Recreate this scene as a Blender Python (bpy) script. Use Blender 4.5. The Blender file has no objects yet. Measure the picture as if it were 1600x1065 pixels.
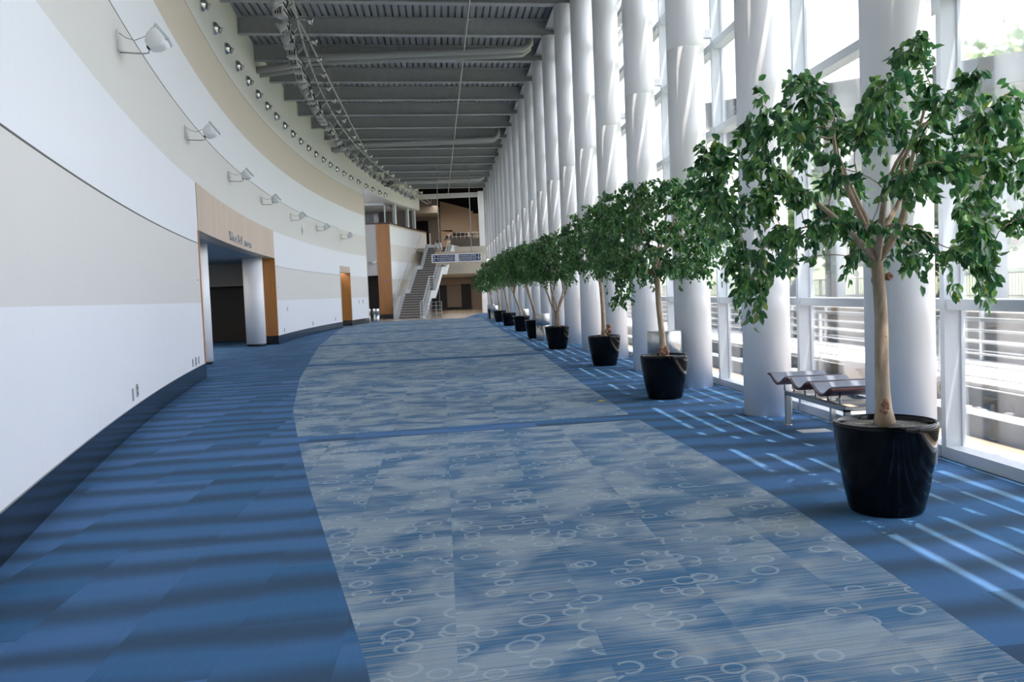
import bpy, bmesh, math, random
import numpy as np
from mathutils import Vector, Matrix
R = math.radians
scn = bpy.context.scene
C = scn.collection

# ------------------------------------------------------------------ camera, light, exposure
W, H = 1600.0, 1065.0
F_PX, ROLL, VP = 1430.0, 0.0397, (690.0, 460.25)
EYE = Vector((0, 0, 1.5))
def _ray(u, v):
    return Vector(((u - W/2)/F_PX, (v - H/2)/F_PX, 1.0)).normalized()
_y = _ray(*VP)
_u = _y.cross(_ray(VP[0] + 1000, VP[1] - ROLL*1000)).normalized()
if _u.y > 0: _u = -_u
_x = _y.cross(_u)
ROT = Matrix((_x, _y, _u))                       # image-space (x right, y down, z forward) -> world
cam_d = bpy.data.cameras.new('camera')
cam = bpy.data.objects.new('camera', cam_d); C.objects.link(cam)
cam_d.sensor_fit = 'HORIZONTAL'; cam_d.sensor_width = 36.0
cam_d.lens = 36.0*F_PX/W; cam_d.clip_start = 0.05; cam_d.clip_end = 500
_m = ROT @ Matrix(((1,0,0),(0,-1,0),(0,0,-1)))
cam.matrix_world = Matrix.Translation(EYE) @ _m.to_4x4()
scn.camera = cam

world = bpy.data.worlds.new('sky'); scn.world = world; world.use_nodes = True
_n = world.node_tree.nodes; _l = world.node_tree.links
_bg = _n['Background']
_sky = _n.new('ShaderNodeTexSky'); _sky.sky_type = 'NISHITA'; _sky.sun_disc = False
_sky.sun_elevation = R(62); _sky.sun_rotation = R(142); _sky.air_density = 1.6; _sky.dust_density = 4.0; _sky.ozone_density = 1.0
_mx = _n.new('ShaderNodeMix'); _mx.data_type = 'RGBA'; _mx.inputs[0].default_value = 0.93
_l.new(_sky.outputs[0], _mx.inputs[6]); _mx.inputs[7].default_value = (6.85, 7.15, 7.9, 1)
_l.new(_mx.outputs[2], _bg.inputs['Color']); _bg.inputs['Strength'].default_value = 0.46

sun_d = bpy.data.lights.new('sun', 'SUN'); sun_d.energy = 14.0; sun_d.angle = R(0.25); sun_d.color = (1.0, 0.92, 0.80)
sun = bpy.data.objects.new('sun', sun_d); C.objects.link(sun)
SUN_DIR = Vector((-0.62, 0.78, -3.1)).normalized()   # travel direction
sun.rotation_euler = SUN_DIR.to_track_quat('-Z', 'Y').to_euler(); sun.location = (30, -30, 60)

scn.view_settings.view_transform = 'Standard'; scn.view_settings.look = 'None'
scn.view_settings.gamma = 1.0; scn.view_settings.use_curve_mapping = False
scn.view_settings.exposure = 1.08
scn.cycles.max_bounces = 10; scn.cycles.diffuse_bounces = 6; scn.cycles.transparent_max_bounces = 24
scn.cycles.use_denoising = True; scn.cycles.sample_clamp_indirect = 8.0
scn.cycles.caustics_reflective = False; scn.cycles.caustics_refractive = False

# ------------------------------------------------------------------ small helpers
def tag(o, label=None, cat=None, group=None, kind=None):
    if label: o['label'] = label
    if cat: o['category'] = cat
    if group: o['group'] = group
    if kind: o['kind'] = kind
    return o
def empty(name, loc=(0,0,0), rz=0.0, **k):
    o = bpy.data.objects.new(name, None); C.objects.link(o)
    o.location = loc; o.rotation_euler = (0,0,rz); o.empty_display_size = 0.1
    return tag(o, **k)
def copy_tree(o, parent=None):
    c = o.copy(); C.objects.link(c)
    if parent is not None: c.parent = parent
    for ch in list(o.children): copy_tree(ch, c)
    return c
ORD = ['', 'first','second','third','fourth','fifth','sixth','seventh','eighth','ninth','tenth','eleventh','twelfth','thirteenth',
 'fourteenth','fifteenth','sixteenth','seventeenth','eighteenth','nineteenth','twentieth']
def ordn(n):
    if n <= 20: return ORD[n]
    t = {2:'twenty',3:'thirty',4:'forty',5:'fifty',6:'sixty'}[n//10]
    return {20:'twentieth',30:'thirtieth',40:'fortieth',50:'fiftieth',60:'sixtieth'}[n] if n%10==0 else t+'-'+ORD[n%10]

class MB:
    """collects polygons (with a material index) and links them as one mesh object"""
    def __init__(s): s.v=[]; s.f=[]; s.m=[]; s.sm=[]
    def quad(s, pts, m=0, smooth=False):
        i=len(s.v); s.v += [tuple(p) for p in pts]; s.f.append(tuple(range(i,i+len(pts)))); s.m.append(m); s.sm.append(smooth)
    def grid(s, rows, m=0, closed=False, smooth=True, cap=False):
        i0=len(s.v); n=len(rows[0])
        for r in rows: s.v += [tuple(p) for p in r]
        for a in range(len(rows)-1):
            for b in range(n if closed else n-1):
                c=(b+1)%n
                s.f.append((i0+a*n+b, i0+a*n+c, i0+(a+1)*n+c, i0+(a+1)*n+b)); s.m.append(m); s.sm.append(smooth)
        if cap:
            s.f.append(tuple(i0+k for k in reversed(range(n)))); s.m.append(m); s.sm.append(False)
            e=i0+(len(rows)-1)*n
            s.f.append(tuple(e+k for k in range(n))); s.m.append(m); s.sm.append(False)
    def box(s, lo, hi, m=0, M=None):
        x0,y0,z0=lo; x1,y1,z1=hi
        p=[Vector(q) for q in ((x0,y0,z0),(x1,y0,z0),(x1,y1,z0),(x0,y1,z0),(x0,y0,z1),(x1,y0,z1),(x1,y1,z1),(x0,y1,z1))]
        if M is not None: p=[M@q for q in p]
        i=len(s.v); s.v+=[tuple(q) for q in p]
        for f in ((3,2,1,0),(4,5,6,7),(0,1,5,4),(1,2,6,5),(2,3,7,6),(3,0,4,7)):
            s.f.append(tuple(i+k for k in f)); s.m.append(m); s.sm.append(False)
    def bar(s, a, b, w, h, m=0, up=(0,0,1)):
        a=Vector(a); b=Vector(b); d=(b-a).normalized(); u=Vector(up)
        if abs(d.dot(u))>.98: u=Vector((0,1,0))
        x=d.cross(u).normalized(); z=x.cross(d)
        M=Matrix((x,d,z)).transposed().to_4x4(); M.translation=a
        s.box((-w/2,0,-h/2),(w/2,(b-a).length,h/2),m,M)
    def tube(s, pts, r, n=8, m=0, cap=True):
        pts=[Vector(p) for p in pts]; rs=r if isinstance(r,(list,tuple)) else [r]*len(pts)
        rows=[]; prev=None
        for i,p in enumerate(pts):
            d=(pts[min(i+1,len(pts)-1)]-pts[max(i-1,0)])
            d=d.normalized() if d.length>1e-9 else Vector((0,0,1))
            if prev is None:
                a=Vector((1,0,0)) if abs(d.x)<.9 else Vector((0,1,0))
                x=d.cross(a).normalized()
            else:
                x=(prev-d*prev.dot(d))
                x=x.normalized() if x.length>1e-6 else d.orthogonal().normalized()
            prev=x; y=d.cross(x)
            rows.append([p+(x*math.cos(t)+y*math.sin(t))*rs[i] for t in [2*math.pi*k/n for k in range(n)]])
        s.grid(rows,m,closed=True,cap=cap)
    def lathe(s, prof, n=24, m=0, M=None, cap=False):
        rows=[]
        for r,z in prof:
            row=[Vector((r*math.cos(2*math.pi*k/n), r*math.sin(2*math.pi*k/n), z)) for k in range(n)]
            if M is not None: row=[M@p for p in row]
            rows.append(row)
        s.grid(rows,m,closed=True,cap=cap)
    def build(s, name, mats, parent=None, **k):
        me=bpy.data.meshes.new(name); me.from_pydata(s.v,[],s.f)
        mats=mats if isinstance(mats,(list,tuple)) else [mats]
        for q in mats: me.materials.append(q)
        me.polygons.foreach_set('material_index', s.m); me.polygons.foreach_set('use_smooth', s.sm)
        me.update()
        o=bpy.data.objects.new(name,me); C.objects.link(o)
        if parent is not None: o.parent=parent
        return tag(o,**k)
def bevel(o, w=0.01, seg=2):
    md=o.modifiers.new('bevel','BEVEL'); md.width=w; md.segments=seg; md.limit_method='ANGLE'; md.angle_limit=R(40)
    return o
def text_mesh(name, body, size, mat, parent=None, depth=0.004, align='LEFT'):
    cu=bpy.data.curves.new(name,'FONT'); cu.body=body; cu.size=size; cu.extrude=depth; cu.align_x=align; cu.resolution_u=3
    t=bpy.data.objects.new(name,cu); C.objects.link(t)
    dg=bpy.context.evaluated_depsgraph_get(); me=bpy.data.meshes.new_from_object(t.evaluated_get(dg))
    bpy.data.objects.remove(t); o=bpy.data.objects.new(name,me); C.objects.link(o)
    me.materials.clear(); me.materials.append(mat)
    if parent is not None: o.parent=parent
    return o

# ------------------------------------------------------------------ materials
def mat(name, col, rough=0.6, metal=0.0, spec=0.5, build=None, **k):
    m=bpy.data.materials.new(name); m.use_nodes=True
    nt=m.node_tree; b=nt.nodes['Principled BSDF']
    b.inputs['Base Color'].default_value=(*col,1); b.inputs['Roughness'].default_value=rough
    b.inputs['Metallic'].default_value=metal; b.inputs['Specular IOR Level'].default_value=spec
    for kk,v in k.items(): b.inputs[kk].default_value=v
    if build: build(nt,b)
    return m
def N(nt,t,**k):
    n=nt.nodes.new(t)
    for a,v in k.items(): setattr(n,a,v)
    return n
def math_n(nt,op,a,b=None,c=None):
    n=N(nt,'ShaderNodeMath',operation=op)
    for i,q in enumerate((a,b,c)):
        if q is None: continue
        if isinstance(q,(int,float)): n.inputs[i].default_value=q
        else: nt.links.new(q,n.inputs[i])
    return n.outputs[0]
def mixc(nt,fac,a,b):
    n=N(nt,'ShaderNodeMix',data_type='RGBA')
    for i,q in ((0,fac),(6,a),(7,b)):
        if isinstance(q,(int,float)): n.inputs[i].default_value=q
        elif isinstance(q,tuple): n.inputs[i].default_value=(*q,1) if len(q)==3 else q
        else: nt.links.new(q,n.inputs[i])
    return n.outputs[2]
def ramp(nt,fac,stops):
    n=N(nt,'ShaderNodeValToRGB'); e=n.color_ramp.elements
    while len(e)<len(stops): e.new(.5)
    for q,(p,c) in zip(e,stops): q.position=p; q.color=(*c,1) if len(c)==3 else c
    nt.links.new(fac,n.inputs[0]); return n.outputs[0]
def vec(nt,x,y,z=0.0):
    n=N(nt,'ShaderNodeCombineXYZ')
    for i,q in enumerate((x,y,z)):
        if isinstance(q,(int,float)): n.inputs[i].default_value=q
        else: nt.links.new(q,n.inputs[i])
    return n.outputs[0]
def noise(nt,v,scale,detail=2.0,rough=.5,dist=0.0,out=0):
    n=N(nt,'ShaderNodeTexNoise'); n.inputs['Scale'].default_value=scale; n.inputs['Detail'].default_value=detail
    n.inputs['Roughness'].default_value=rough; n.inputs['Distortion'].default_value=dist
    nt.links.new(v,n.inputs['Vector']); return n.outputs[out]
def objco(nt):
    tc=N(nt,'ShaderNodeTexCoord'); s=N(nt,'ShaderNodeSeparateXYZ'); nt.links.new(tc.outputs['Object'],s.inputs[0])
    return tc.outputs['Object'],s.outputs[0],s.outputs[1],s.outputs[2]
def speck(scale=40, amt=.12, stretch=(1,1,1)):
    def f(nt,b):
        o,_,_,_=objco(nt); mp=N(nt,'ShaderNodeMapping'); mp.inputs['Scale'].default_value=stretch; nt.links.new(o,mp.inputs[0])
        nz=noise(nt,mp.outputs[0],scale,3)
        c=b.inputs['Base Color'].default_value[:3]
        r=ramp(nt,nz,[(0.25,tuple(q*(1-amt) for q in c)),(0.75,tuple(min(1,q*(1+amt)) for q in c))])
        nt.links.new(r,b.inputs['Base Color'])
    return f
def tile_cell(nt,x,y,tx,ty,shift=0.5):
    """staggered carpet tiles: returns a white-noise value per tile and the tile uv"""
    row=math_n(nt,'FLOOR',math_n(nt,'DIVIDE',x,tx))
    yy=math_n(nt,'ADD',math_n(nt,'DIVIDE',y,ty),math_n(nt,'MULTIPLY',row,shift))
    w=N(nt,'ShaderNodeTexWhiteNoise',noise_dimensions='2D'); nt.links.new(vec(nt,row,math_n(nt,'FLOOR',yy)),w.inputs[0])
    return w.outputs[0],w.outputs[1],yy
def carpet_border(nt,b):
    o,x,y,z=objco(nt)
    v=math_n(nt,'SUBTRACT',y,math_n(nt,'MULTIPLY',x,0.10))
    val,colr,yy=tile_cell(nt,x,v,0.50,0.92,0.37)
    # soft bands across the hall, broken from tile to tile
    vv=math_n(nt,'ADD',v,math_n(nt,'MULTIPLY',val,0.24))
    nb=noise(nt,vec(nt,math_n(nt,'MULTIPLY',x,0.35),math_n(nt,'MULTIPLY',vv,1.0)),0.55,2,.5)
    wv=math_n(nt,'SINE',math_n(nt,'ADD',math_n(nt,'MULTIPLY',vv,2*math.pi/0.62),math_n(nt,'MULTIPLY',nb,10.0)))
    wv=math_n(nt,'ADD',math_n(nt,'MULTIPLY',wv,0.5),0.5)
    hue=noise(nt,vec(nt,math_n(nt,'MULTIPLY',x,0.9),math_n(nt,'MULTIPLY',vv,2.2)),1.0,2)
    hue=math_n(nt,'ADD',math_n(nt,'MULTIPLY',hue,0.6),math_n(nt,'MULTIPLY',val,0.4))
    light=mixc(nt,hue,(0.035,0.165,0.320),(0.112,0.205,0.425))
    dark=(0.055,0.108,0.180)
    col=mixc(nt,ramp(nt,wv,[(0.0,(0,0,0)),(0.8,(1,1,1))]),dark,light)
    pile=noise(nt,o,260,2,.6)
    fib=noise(nt,vec(nt,math_n(nt,'MULTIPLY',x,90.0),math_n(nt,'MULTIPLY',v,6.0)),1.0,2)
    k=math_n(nt,'ADD',math_n(nt,'MULTIPLY',pile,0.55),math_n(nt,'MULTIPLY',fib,0.35))
    col2=mixc(nt,ramp(nt,k,[(0.3,(.22,.22,.22)),(0.62,(0,0,0))]),col,(0.012,0.03,0.06))
    seam=math_n(nt,'MULTIPLY',math_n(nt,'SUBTRACT',val,0.5),0.22)
    hsv=N(nt,'ShaderNodeHueSaturation'); nt.links.new(col2,hsv.inputs['Color']); nt.links.new(math_n(nt,'ADD',seam,1.0),hsv.inputs['Value'])
    nt.links.new(hsv.outputs[0],b.inputs['Base Color'])
    bp=N(nt,'ShaderNodeBump'); bp.inputs['Strength'].default_value=.25; bp.inputs['Distance'].default_value=.004
    nt.links.new(pile,bp.inputs['Height']); nt.links.new(bp.outputs[0],b.inputs['Normal'])
def carpet_path(nt,b):
    o,x,y,z=objco(nt)
    v=math_n(nt,'SUBTRACT',y,math_n(nt,'MULTIPLY',x,0.13))
    val,colr,yy=tile_cell(nt,x,v,0.61,0.61,0.5)
    sx=N(nt,'ShaderNodeSeparateXYZ'); nt.links.new(colr,sx.inputs[0])
    px=math_n(nt,'ADD',x,math_n(nt,'MULTIPLY',sx.outputs[0],0.5)); pv=math_n(nt,'ADD',v,math_n(nt,'MULTIPLY',sx.outputs[1],0.5))
    cloud=noise(nt,vec(nt,math_n(nt,'MULTIPLY',px,1.75),math_n(nt,'MULTIPLY',pv,2.1)),1.0,3.0,.5,.5)
    k=ramp(nt,cloud,[(0.41,(0,0,0)),(0.60,(1,1,1))])
    col=mixc(nt,k,(0.070,0.180,0.325),(0.310,0.400,0.480))
    # fine threads across the hall
    th=noise(nt,vec(nt,math_n(nt,'MULTIPLY',x,1.3),math_n(nt,'MULTIPLY',v,75.0)),1.0,1.5,.6)
    col=mixc(nt,ramp(nt,th,[(0.50,(0,0,0)),(0.66,(.55,.55,.55))]),col,(0.47,0.43,0.35))
    col=mixc(nt,ramp(nt,th,[(0.30,(.62,.62,.62)),(0.47,(0,0,0))]),col,(0.055,0.125,0.205))
    rings=None
    for (sc,off,r0,w) in ((4.2,0.0,0.055,0.009),(3.3,7.3,0.066,0.009),(5.0,13.7,0.045,0.007)):
        vo=N(nt,'ShaderNodeTexVoronoi'); vo.voronoi_dimensions='2D'; vo.inputs['Scale'].default_value=sc
        nt.links.new(vec(nt,math_n(nt,'ADD',px,off),pv),vo.inputs['Vector'])
        d=math_n(nt,'DIVIDE',vo.outputs['Distance'],sc)
        rg=math_n(nt,'LESS_THAN',math_n(nt,'ABSOLUTE',math_n(nt,'SUBTRACT',d,r0)),w)
        sp=N(nt,'ShaderNodeSeparateColor'); nt.links.new(vo.outputs['Color'],sp.inputs[0])
        rg=math_n(nt,'MULTIPLY',rg,math_n(nt,'LESS_THAN',sp.outputs[0],0.30))
        rings=rg if rings is None else math_n(nt,'MAXIMUM',rings,rg)
    weave=noise(nt,o,190,2,.6)
    rf=math_n(nt,'MULTIPLY',rings,ramp(nt,weave,[(0.35,(.2,.2,.2)),(0.62,(.62,.62,.62))]))
    col=mixc(nt,rf,col,(0.50,0.58,0.62))
    col=mixc(nt,ramp(nt,weave,[(0.32,(.35,.35,.35)),(0.58,(0,0,0))]),col,(0.04,0.09,0.15))
    nt.links.new(col,b.inputs['Base Color'])
    bp=N(nt,'ShaderNodeBump'); bp.inputs['Strength'].default_value=.25; bp.inputs['Distance'].default_value=.004
    nt.links.new(weave,bp.inputs['Height']); nt.links.new(bp.outputs[0],b.inputs['Normal'])
def wood_nodes(c1,c2,scale=(14,14,.6)):
    def f(nt,b):
        o,_,_,_=objco(nt); mp=N(nt,'ShaderNodeMapping'); mp.inputs['Scale'].default_value=scale; nt.links.new(o,mp.inputs[0])
        nz=noise(nt,mp.outputs[0],1.0,4,.6,.4)
        nt.links.new(ramp(nt,nz,[(0.3,c1),(0.7,c2)]),b.inputs['Base Color'])
    return f
def panel_seams(col,amt=.93):
    """painted wall board with faint vertical joints along the curve"""
    def f(nt,b):
        o,x,y,z=objco(nt)
        fr=math_n(nt,'FRACT',math_n(nt,'DIVIDE',math_n(nt,'ADD',y,20.0),2.44))
        ln=math_n(nt,'LESS_THAN',fr,0.004)
        nz=noise(nt,o,1.2,3)
        c=ramp(nt,nz,[(0.2,tuple(q*.985 for q in col)),(0.8,col)])
        nt.links.new(mixc(nt,ln,c,tuple(q*amt for q in col)),b.inputs['Base Color'])
    return f
def leaf_nodes(c1,c2,c3):
    def f(nt,b):
        g=N(nt,'ShaderNodeNewGeometry')
        c=ramp(nt,g.outputs['Random Per Island'],[(0.0,c1),(0.55,c2),(0.97,c3),(1.0,(0.22,0.28,0.05))])
        nt.links.new(c,b.inputs['Base Color'])
        tr=N(nt,'ShaderNodeBsdfTranslucent'); 
        hs=N(nt,'ShaderNodeHueSaturation'); hs.inputs['Value'].default_value=1.8; hs.inputs['Hue'].default_value=.48; nt.links.new(c,hs.inputs['Color']); nt.links.new(hs.outputs[0],tr.inputs[0])
        mx=N(nt,'ShaderNodeMixShader'); mx.inputs[0].default_value=.30
        nt.links.new(b.outputs[0],mx.inputs[1]); nt.links.new(tr.outputs[0],mx.inputs[2])
        nt.links.new(mx.outputs[0],nt.nodes['Material Output'].inputs[0])
    return f
M={}
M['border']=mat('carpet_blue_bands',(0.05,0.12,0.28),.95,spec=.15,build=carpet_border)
M['path']=mat('carpet_grey_rings',(0.25,0.33,0.38),.95,spec=.15,build=carpet_path)
M['tile']=mat('beige_floor_tile',(0.42,0.37,0.31),.22,build=speck(3,.08))
M['white']=mat('wall_white',(0.74,0.755,0.79),.6,build=panel_seams((0.74,0.755,0.79)))
M['cream']=mat('wall_cream',(0.645,0.63,0.605),.6,build=panel_seams((0.645,0.63,0.605)))
M['tan']=mat('wall_tan',(0.61,0.535,0.46),.6,build=panel_seams((0.61,0.535,0.46)))
M['fascia']=mat('wall_fascia',(0.70,0.685,0.685),.65)
M['joint']=mat('dark_joint',(0.10,0.095,0.085),.6)
M['base']=mat('black_baseboard',(0.008,0.010,0.014),.16,spec=.6)
M['woodlight']=mat('pale_wood_panel',(0.55,0.40,0.28),.45,build=wood_nodes((0.47,0.365,0.285),(0.58,0.46,0.365),(5,5,.25)))
M['woodorange']=mat('orange_wood',(0.42,0.19,0.06),.35,build=wood_nodes((0.40,0.155,0.032),(0.52,0.225,0.052)))
M['wooddark']=mat('dark_wood_cap',(0.06,0.025,0.015),.4)
M['steel']=mat('roof_steel_grey',(0.34,0.345,0.365),.5,build=speck(6,.06))
M['deck']=mat('roof_deck_grey',(0.28,0.29,0.315),.55)
M['duct']=mat('pipe_grey',(0.36,0.365,0.36),.45)
M['col']=mat('column_white',(0.89,0.89,0.905),.38)
M['frame']=mat('mullion_white',(0.66,0.70,0.74),.4)
M['chrome']=mat('brushed_silver',(0.62,0.62,0.60),.25,metal=1.0)
M['binm']=mat('satin_bin_metal',(0.52,0.53,0.54),.33,metal=.85)
M['pot']=mat('glossy_black_pot',(0.003,0.004,0.006),.08,spec=.2)
M['soil']=mat('soil_moss',(0.16,0.15,0.135),.95,build=speck(60,.7))
M['bark']=mat('ficus_bark',(0.50,0.38,0.27),.8,build=wood_nodes((0.30,0.21,0.14),(0.56,0.44,0.32),(22,22,5)))
M['nodule']=mat('brown_root_ball',(0.32,0.17,0.11),.85,build=speck(50,.6))
M['leaf']=mat('ficus_leaf',(0.03,0.12,0.03),.36,spec=.7,build=leaf_nodes((0.022,0.095,0.045),(0.060,0.190,0.065),(0.150,0.32,0.075)))
M['leafout']=mat('tree_leaf_outdoor',(0.10,0.22,0.05),.6,build=leaf_nodes((0.04,0.085,0.02),(0.075,0.14,0.035),(0.12,0.19,0.06)))
M['concrete']=mat('concrete',(0.16,0.18,0.19),.85,build=speck(5,.10))
M['slab']=mat('pale_concrete',(0.70,0.71,0.72),.85,build=speck(4,.05))
M['walk']=mat('tan_paving',(0.27,0.21,0.15),.9,build=speck(8,.08))
M['gravel']=mat('gravel',(0.24,0.19,0.145),.95,build=speck(45,.5))
M['stone']=mat('stone_wall',(0.14,0.13,0.12),.9,build=speck(7,.4,(1,1,3)))
M['grass']=mat('lawn',(0.12,0.14,0.075),.95,build=speck(3,.2))
M['extwhite']=mat('painted_steel_white',(0.26,0.28,0.31),.5)
M['extgrey']=mat('painted_steel_grey',(0.065,0.078,0.09),.5)
M['rail']=mat('railing_steel',(0.55,0.58,0.60),.35,metal=.6)
M['fence']=mat('dark_fence',(0.12,0.12,0.12),.6)
M['black']=mat('black_plastic',(0.012,0.012,0.014),.4)
M['lampgrey']=mat('lamp_grey',(0.36,0.36,0.355),.45,build=speck(60,.35))
M['lampwhite']=mat('lamp_white',(0.80,0.81,0.82),.4)
M['lampface']=mat('lamp_glass',(0.52,0.58,0.62),.15)
M['plate']=mat('grey_plate',(0.33,0.35,0.38),.4)
M['seatred']=mat('seat_plywood_edge',(0.085,0.020,0.020),.3)
M['pad']=mat('seat_pad',(0.20,0.225,0.28),.5)
M['benchm']=mat('bench_steel',(0.50,0.50,0.48),.3,metal=.85)
M['signwhite']=mat('sign_white',(0.80,0.82,0.86),.4)
M['navy']=mat('sign_navy',(0.022,0.045,0.13),.4)
M['signtext']=mat('sign_lettering',(0.88,0.90,0.93),.5)
M['lettergrey']=mat('letter_metal',(0.46,0.46,0.48),.5)
M['beige']=mat('beige_wall',(0.52,0.47,0.40),.8)
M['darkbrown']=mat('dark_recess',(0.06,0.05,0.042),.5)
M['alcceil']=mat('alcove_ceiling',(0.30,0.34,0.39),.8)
M['rear']=mat('rear_tan_wall',(0.46,0.36,0.28),.8)
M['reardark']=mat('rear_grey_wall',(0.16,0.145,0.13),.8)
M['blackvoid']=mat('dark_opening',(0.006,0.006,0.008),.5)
M['stair']=mat('stair_grey',(0.40,0.38,0.36),.8)
M['stringer']=mat('stringer_grey',(0.50,0.51,0.53),.55)
M['red']=mat('red_plate',(0.50,0.10,0.12),.5)
M['skin']=mat('skin',(0.45,0.28,0.20),.6)
M['hair']=mat('hair',(0.015,0.010,0.008),.5)
M['shirt']=mat('pale_shirt',(0.62,0.62,0.63),.8)
M['darkcloth']=mat('dark_cloth',(0.03,0.03,0.04),.8)
M['trouser']=mat('khaki_cloth',(0.45,0.38,0.30),.8)
def glass_nodes(nt,b):
    t=N(nt,'ShaderNodeBsdfTransparent'); t.inputs[0].default_value=(0.945,0.95,0.96,1)
    g=N(nt,'ShaderNodeBsdfGlossy'); g.inputs['Roughness'].default_value=0.02; g.inputs[0].default_value=(1,1,1,1)
    fr=N(nt,'ShaderNodeFresnel'); fr.inputs[0].default_value=1.45
    mx=N(nt,'ShaderNodeMixShader'); nt.links.new(math_n(nt,'MULTIPLY',fr.outputs[0],0.7),mx.inputs[0])
    nt.links.new(t.outputs[0],mx.inputs[1]); nt.links.new(g.outputs[0],mx.inputs[2])
    nt.links.new(mx.outputs[0],nt.nodes['Material Output'].inputs[0])
M['glass']=mat('window_glass',(1,1,1),.05,build=glass_nodes)

# ------------------------------------------------------------------ plan data
WC, WR = (138.6, 35.3), 144.38                     # centre and radius of the curved wall
def wang(y, r=WR): return math.asin((y-WC[1])/r)
def wp(a, z, r=WR): return (WC[0]-r*math.cos(a), WC[1]+r*math.sin(a), z)
def wat(y, z, off=0.0):                            # a point on the curved wall, off metres out from it into the hall
    a=wang(y); return Vector(wp(a,z,WR-off))
def wframe(y, z, off=0.0):
    """matrix: local x along the wall (+y), local y = out of the wall into the hall, z up"""
    a=wang(y); n=Vector((math.cos(a),-math.sin(a),0)); t=Vector((math.sin(a),math.cos(a),0))
    m=Matrix((t,n,Vector((0,0,1)))).transposed().to_4x4(); m.translation=wat(y,z,off); return m
COLX, COLR, COLY = 3.66, 0.265, [10.15+3.05*k for k in range(-1,20)]
ZB, ZD = 9.287, 9.80                               # beam underside, roof deck
YEND = 70.7
YBACK = -7.0

# ------------------------------------------------------------------ floor
def tab(y,T):
    if y<=T[0][0]: return T[0][1]
    for (a,b),(c,d) in zip(T,T[1:]):
        if y<=c: return b+(d-b)*(y-a)/(c-a)
    return T[-1][1]
PL=[(-8,0.75),(-2,0.42),(0,0.22),(3.55,-0.378),(4.3,-.527),(5.62,-.791),(7.29,-1.123),(9.38,-1.514),(12.74,-2.106),(17.97,-2.793),(30.1,-4.013),(43,-4.9),(55.7,-5.5),(60,-5.7)]
PR=[(-8,2.0),(0,2.08),(3.36,2.16),(5.75,2.27),(7.8,2.245),(10.6,2.15),(14.8,2.186),(21.1,2.30),(31,2.33),(43,2.34),(57,2.4)]
fl=MB()
def sk(x,y): return (x, y+0.13*(x-2.0), 0.0)
ys=[]; y=YBACK
bands=[(10.15,10.62),(21.45,22.2),(30.35,31.15),(39.8,40.7),(49.2,50.1)]
br=sorted(set([YBACK]+[q for b in bands for q in b]+[57.4]))
rows=[]
for a,b in zip(br,br[1:]):
    n=max(1,int((b-a)/0.6)); rows+=[(a+(b-a)*i/n, a+(b-a)*(i+1)/n) for i in range(n)]
XL=-13.0
for a,b in rows:
    mid=(a+b)/2; band=any(p<mid<q for p,q in bands)
    xa=[XL,tab(a-.5,PL),tab(a,PR),4.12]; xb=[XL,tab(b-.5,PL),tab(b,PR),4.12]
    for k in range(3):
        mi=1 if (k==1 and not band) else 0
        fl.quad([sk(xa[k],a),sk(xa[k+1],a),sk(xb[k+1],b),sk(xb[k],b)],mi)
# end of the carpet: stone tile, with the blue border running on beside the columns
y0=57.4
fl.quad([sk(XL,y0),sk(1.35,y0),(2.75,68.0,0),(XL,68.0,0)],2)
fl.quad([sk(1.35,y0),sk(4.12,y0),(4.12,68.0,0),(2.75,68.0,0)],0)
fl.quad([(XL,68.0,0),(6,68.0,0),(6,93.0,0),(XL,93.0,0)],2)
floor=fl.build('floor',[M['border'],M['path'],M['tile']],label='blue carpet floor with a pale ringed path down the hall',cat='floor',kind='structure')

# ------------------------------------------------------------------ curved wall
BANDS=[(0,1.533,'white'),(1.533,2.731,'cream'),(2.731,3.957,'white'),(3.957,5.15,'cream'),(5.15,6.372,'white'),(6.372,7.583,'tan'),(7.583,9.85,'fascia')]
WM=['white','cream','tan','fascia']
TH=0.30
wl=MB()
def wall_piece(y0,y1,z0,z1,mb,fixed=None):
    n=max(1,int((y1-y0)/0.8)); A=[wang(y0+(y1-y0)*i/n) for i in range(n+1)]
    for a,b in zip(A,A[1:]):
        for (p,q,mn) in BANDS:
            lo,hi=max(p,z0),min(q,z1)
            if hi-lo<1e-4: continue
            mi=WM.index(fixed or mn)
            mb.quad([wp(a,lo),wp(a,hi),wp(b,hi),wp(b,lo)],mi,True)
            r=WR+TH
            mb.quad([wp(b,lo,r),wp(b,hi,r),wp(a,hi,r),wp(a,lo,r)],mi,True)
        mb.quad([wp(a,z1),wp(a,z1,WR+TH),wp(b,z1,WR+TH),wp(b,z1)],3)
        mb.quad([wp(b,z0),wp(b,z0,WR+TH),wp(a,z0,WR+TH),wp(a,z0)],0)
    for a in (A[0],A[-1]):
        mb.quad([wp(a,z0),wp(a,z0,WR+TH),wp(a,z1,WR+TH),wp(a,z1)],0)
AY0,AY1=19.05,32.45; DY0,DY1=48.2,50.7; WY1=55.35
wall_piece(YBACK,AY0,0,9.85,wl); wall_piece(AY0,AY1,3.957,9.85,wl); wall_piece(AY1,DY0,0,9.85,wl)
wall_piece(DY0,DY1,3.21,9.85,wl); wall_piece(DY1,WY1,0,9.85,wl)
wl.build('wall_left',[M[k] for k in WM],label='tall curved wall banded in white, cream and tan',cat='wall',kind='structure')
def wall_strip(name,y0,y1,z0,z1,off0,off1,m,**k):
    """a curved bar lying along the wall between two offsets"""
    mb=MB(); n=max(1,int((y1-y0)/0.8)); rows=[]
    for i in range(n+1):
        a=wang(y0+(y1-y0)*i/n); rows.append([wp(a,z0,WR-off0),wp(a,z0,WR-off1),wp(a,z1,WR-off1),wp(a,z1,WR-off0)])
    mb.grid(rows,0,closed=True,smooth=False,cap=True); return mb.build(name,m,**k)
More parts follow.
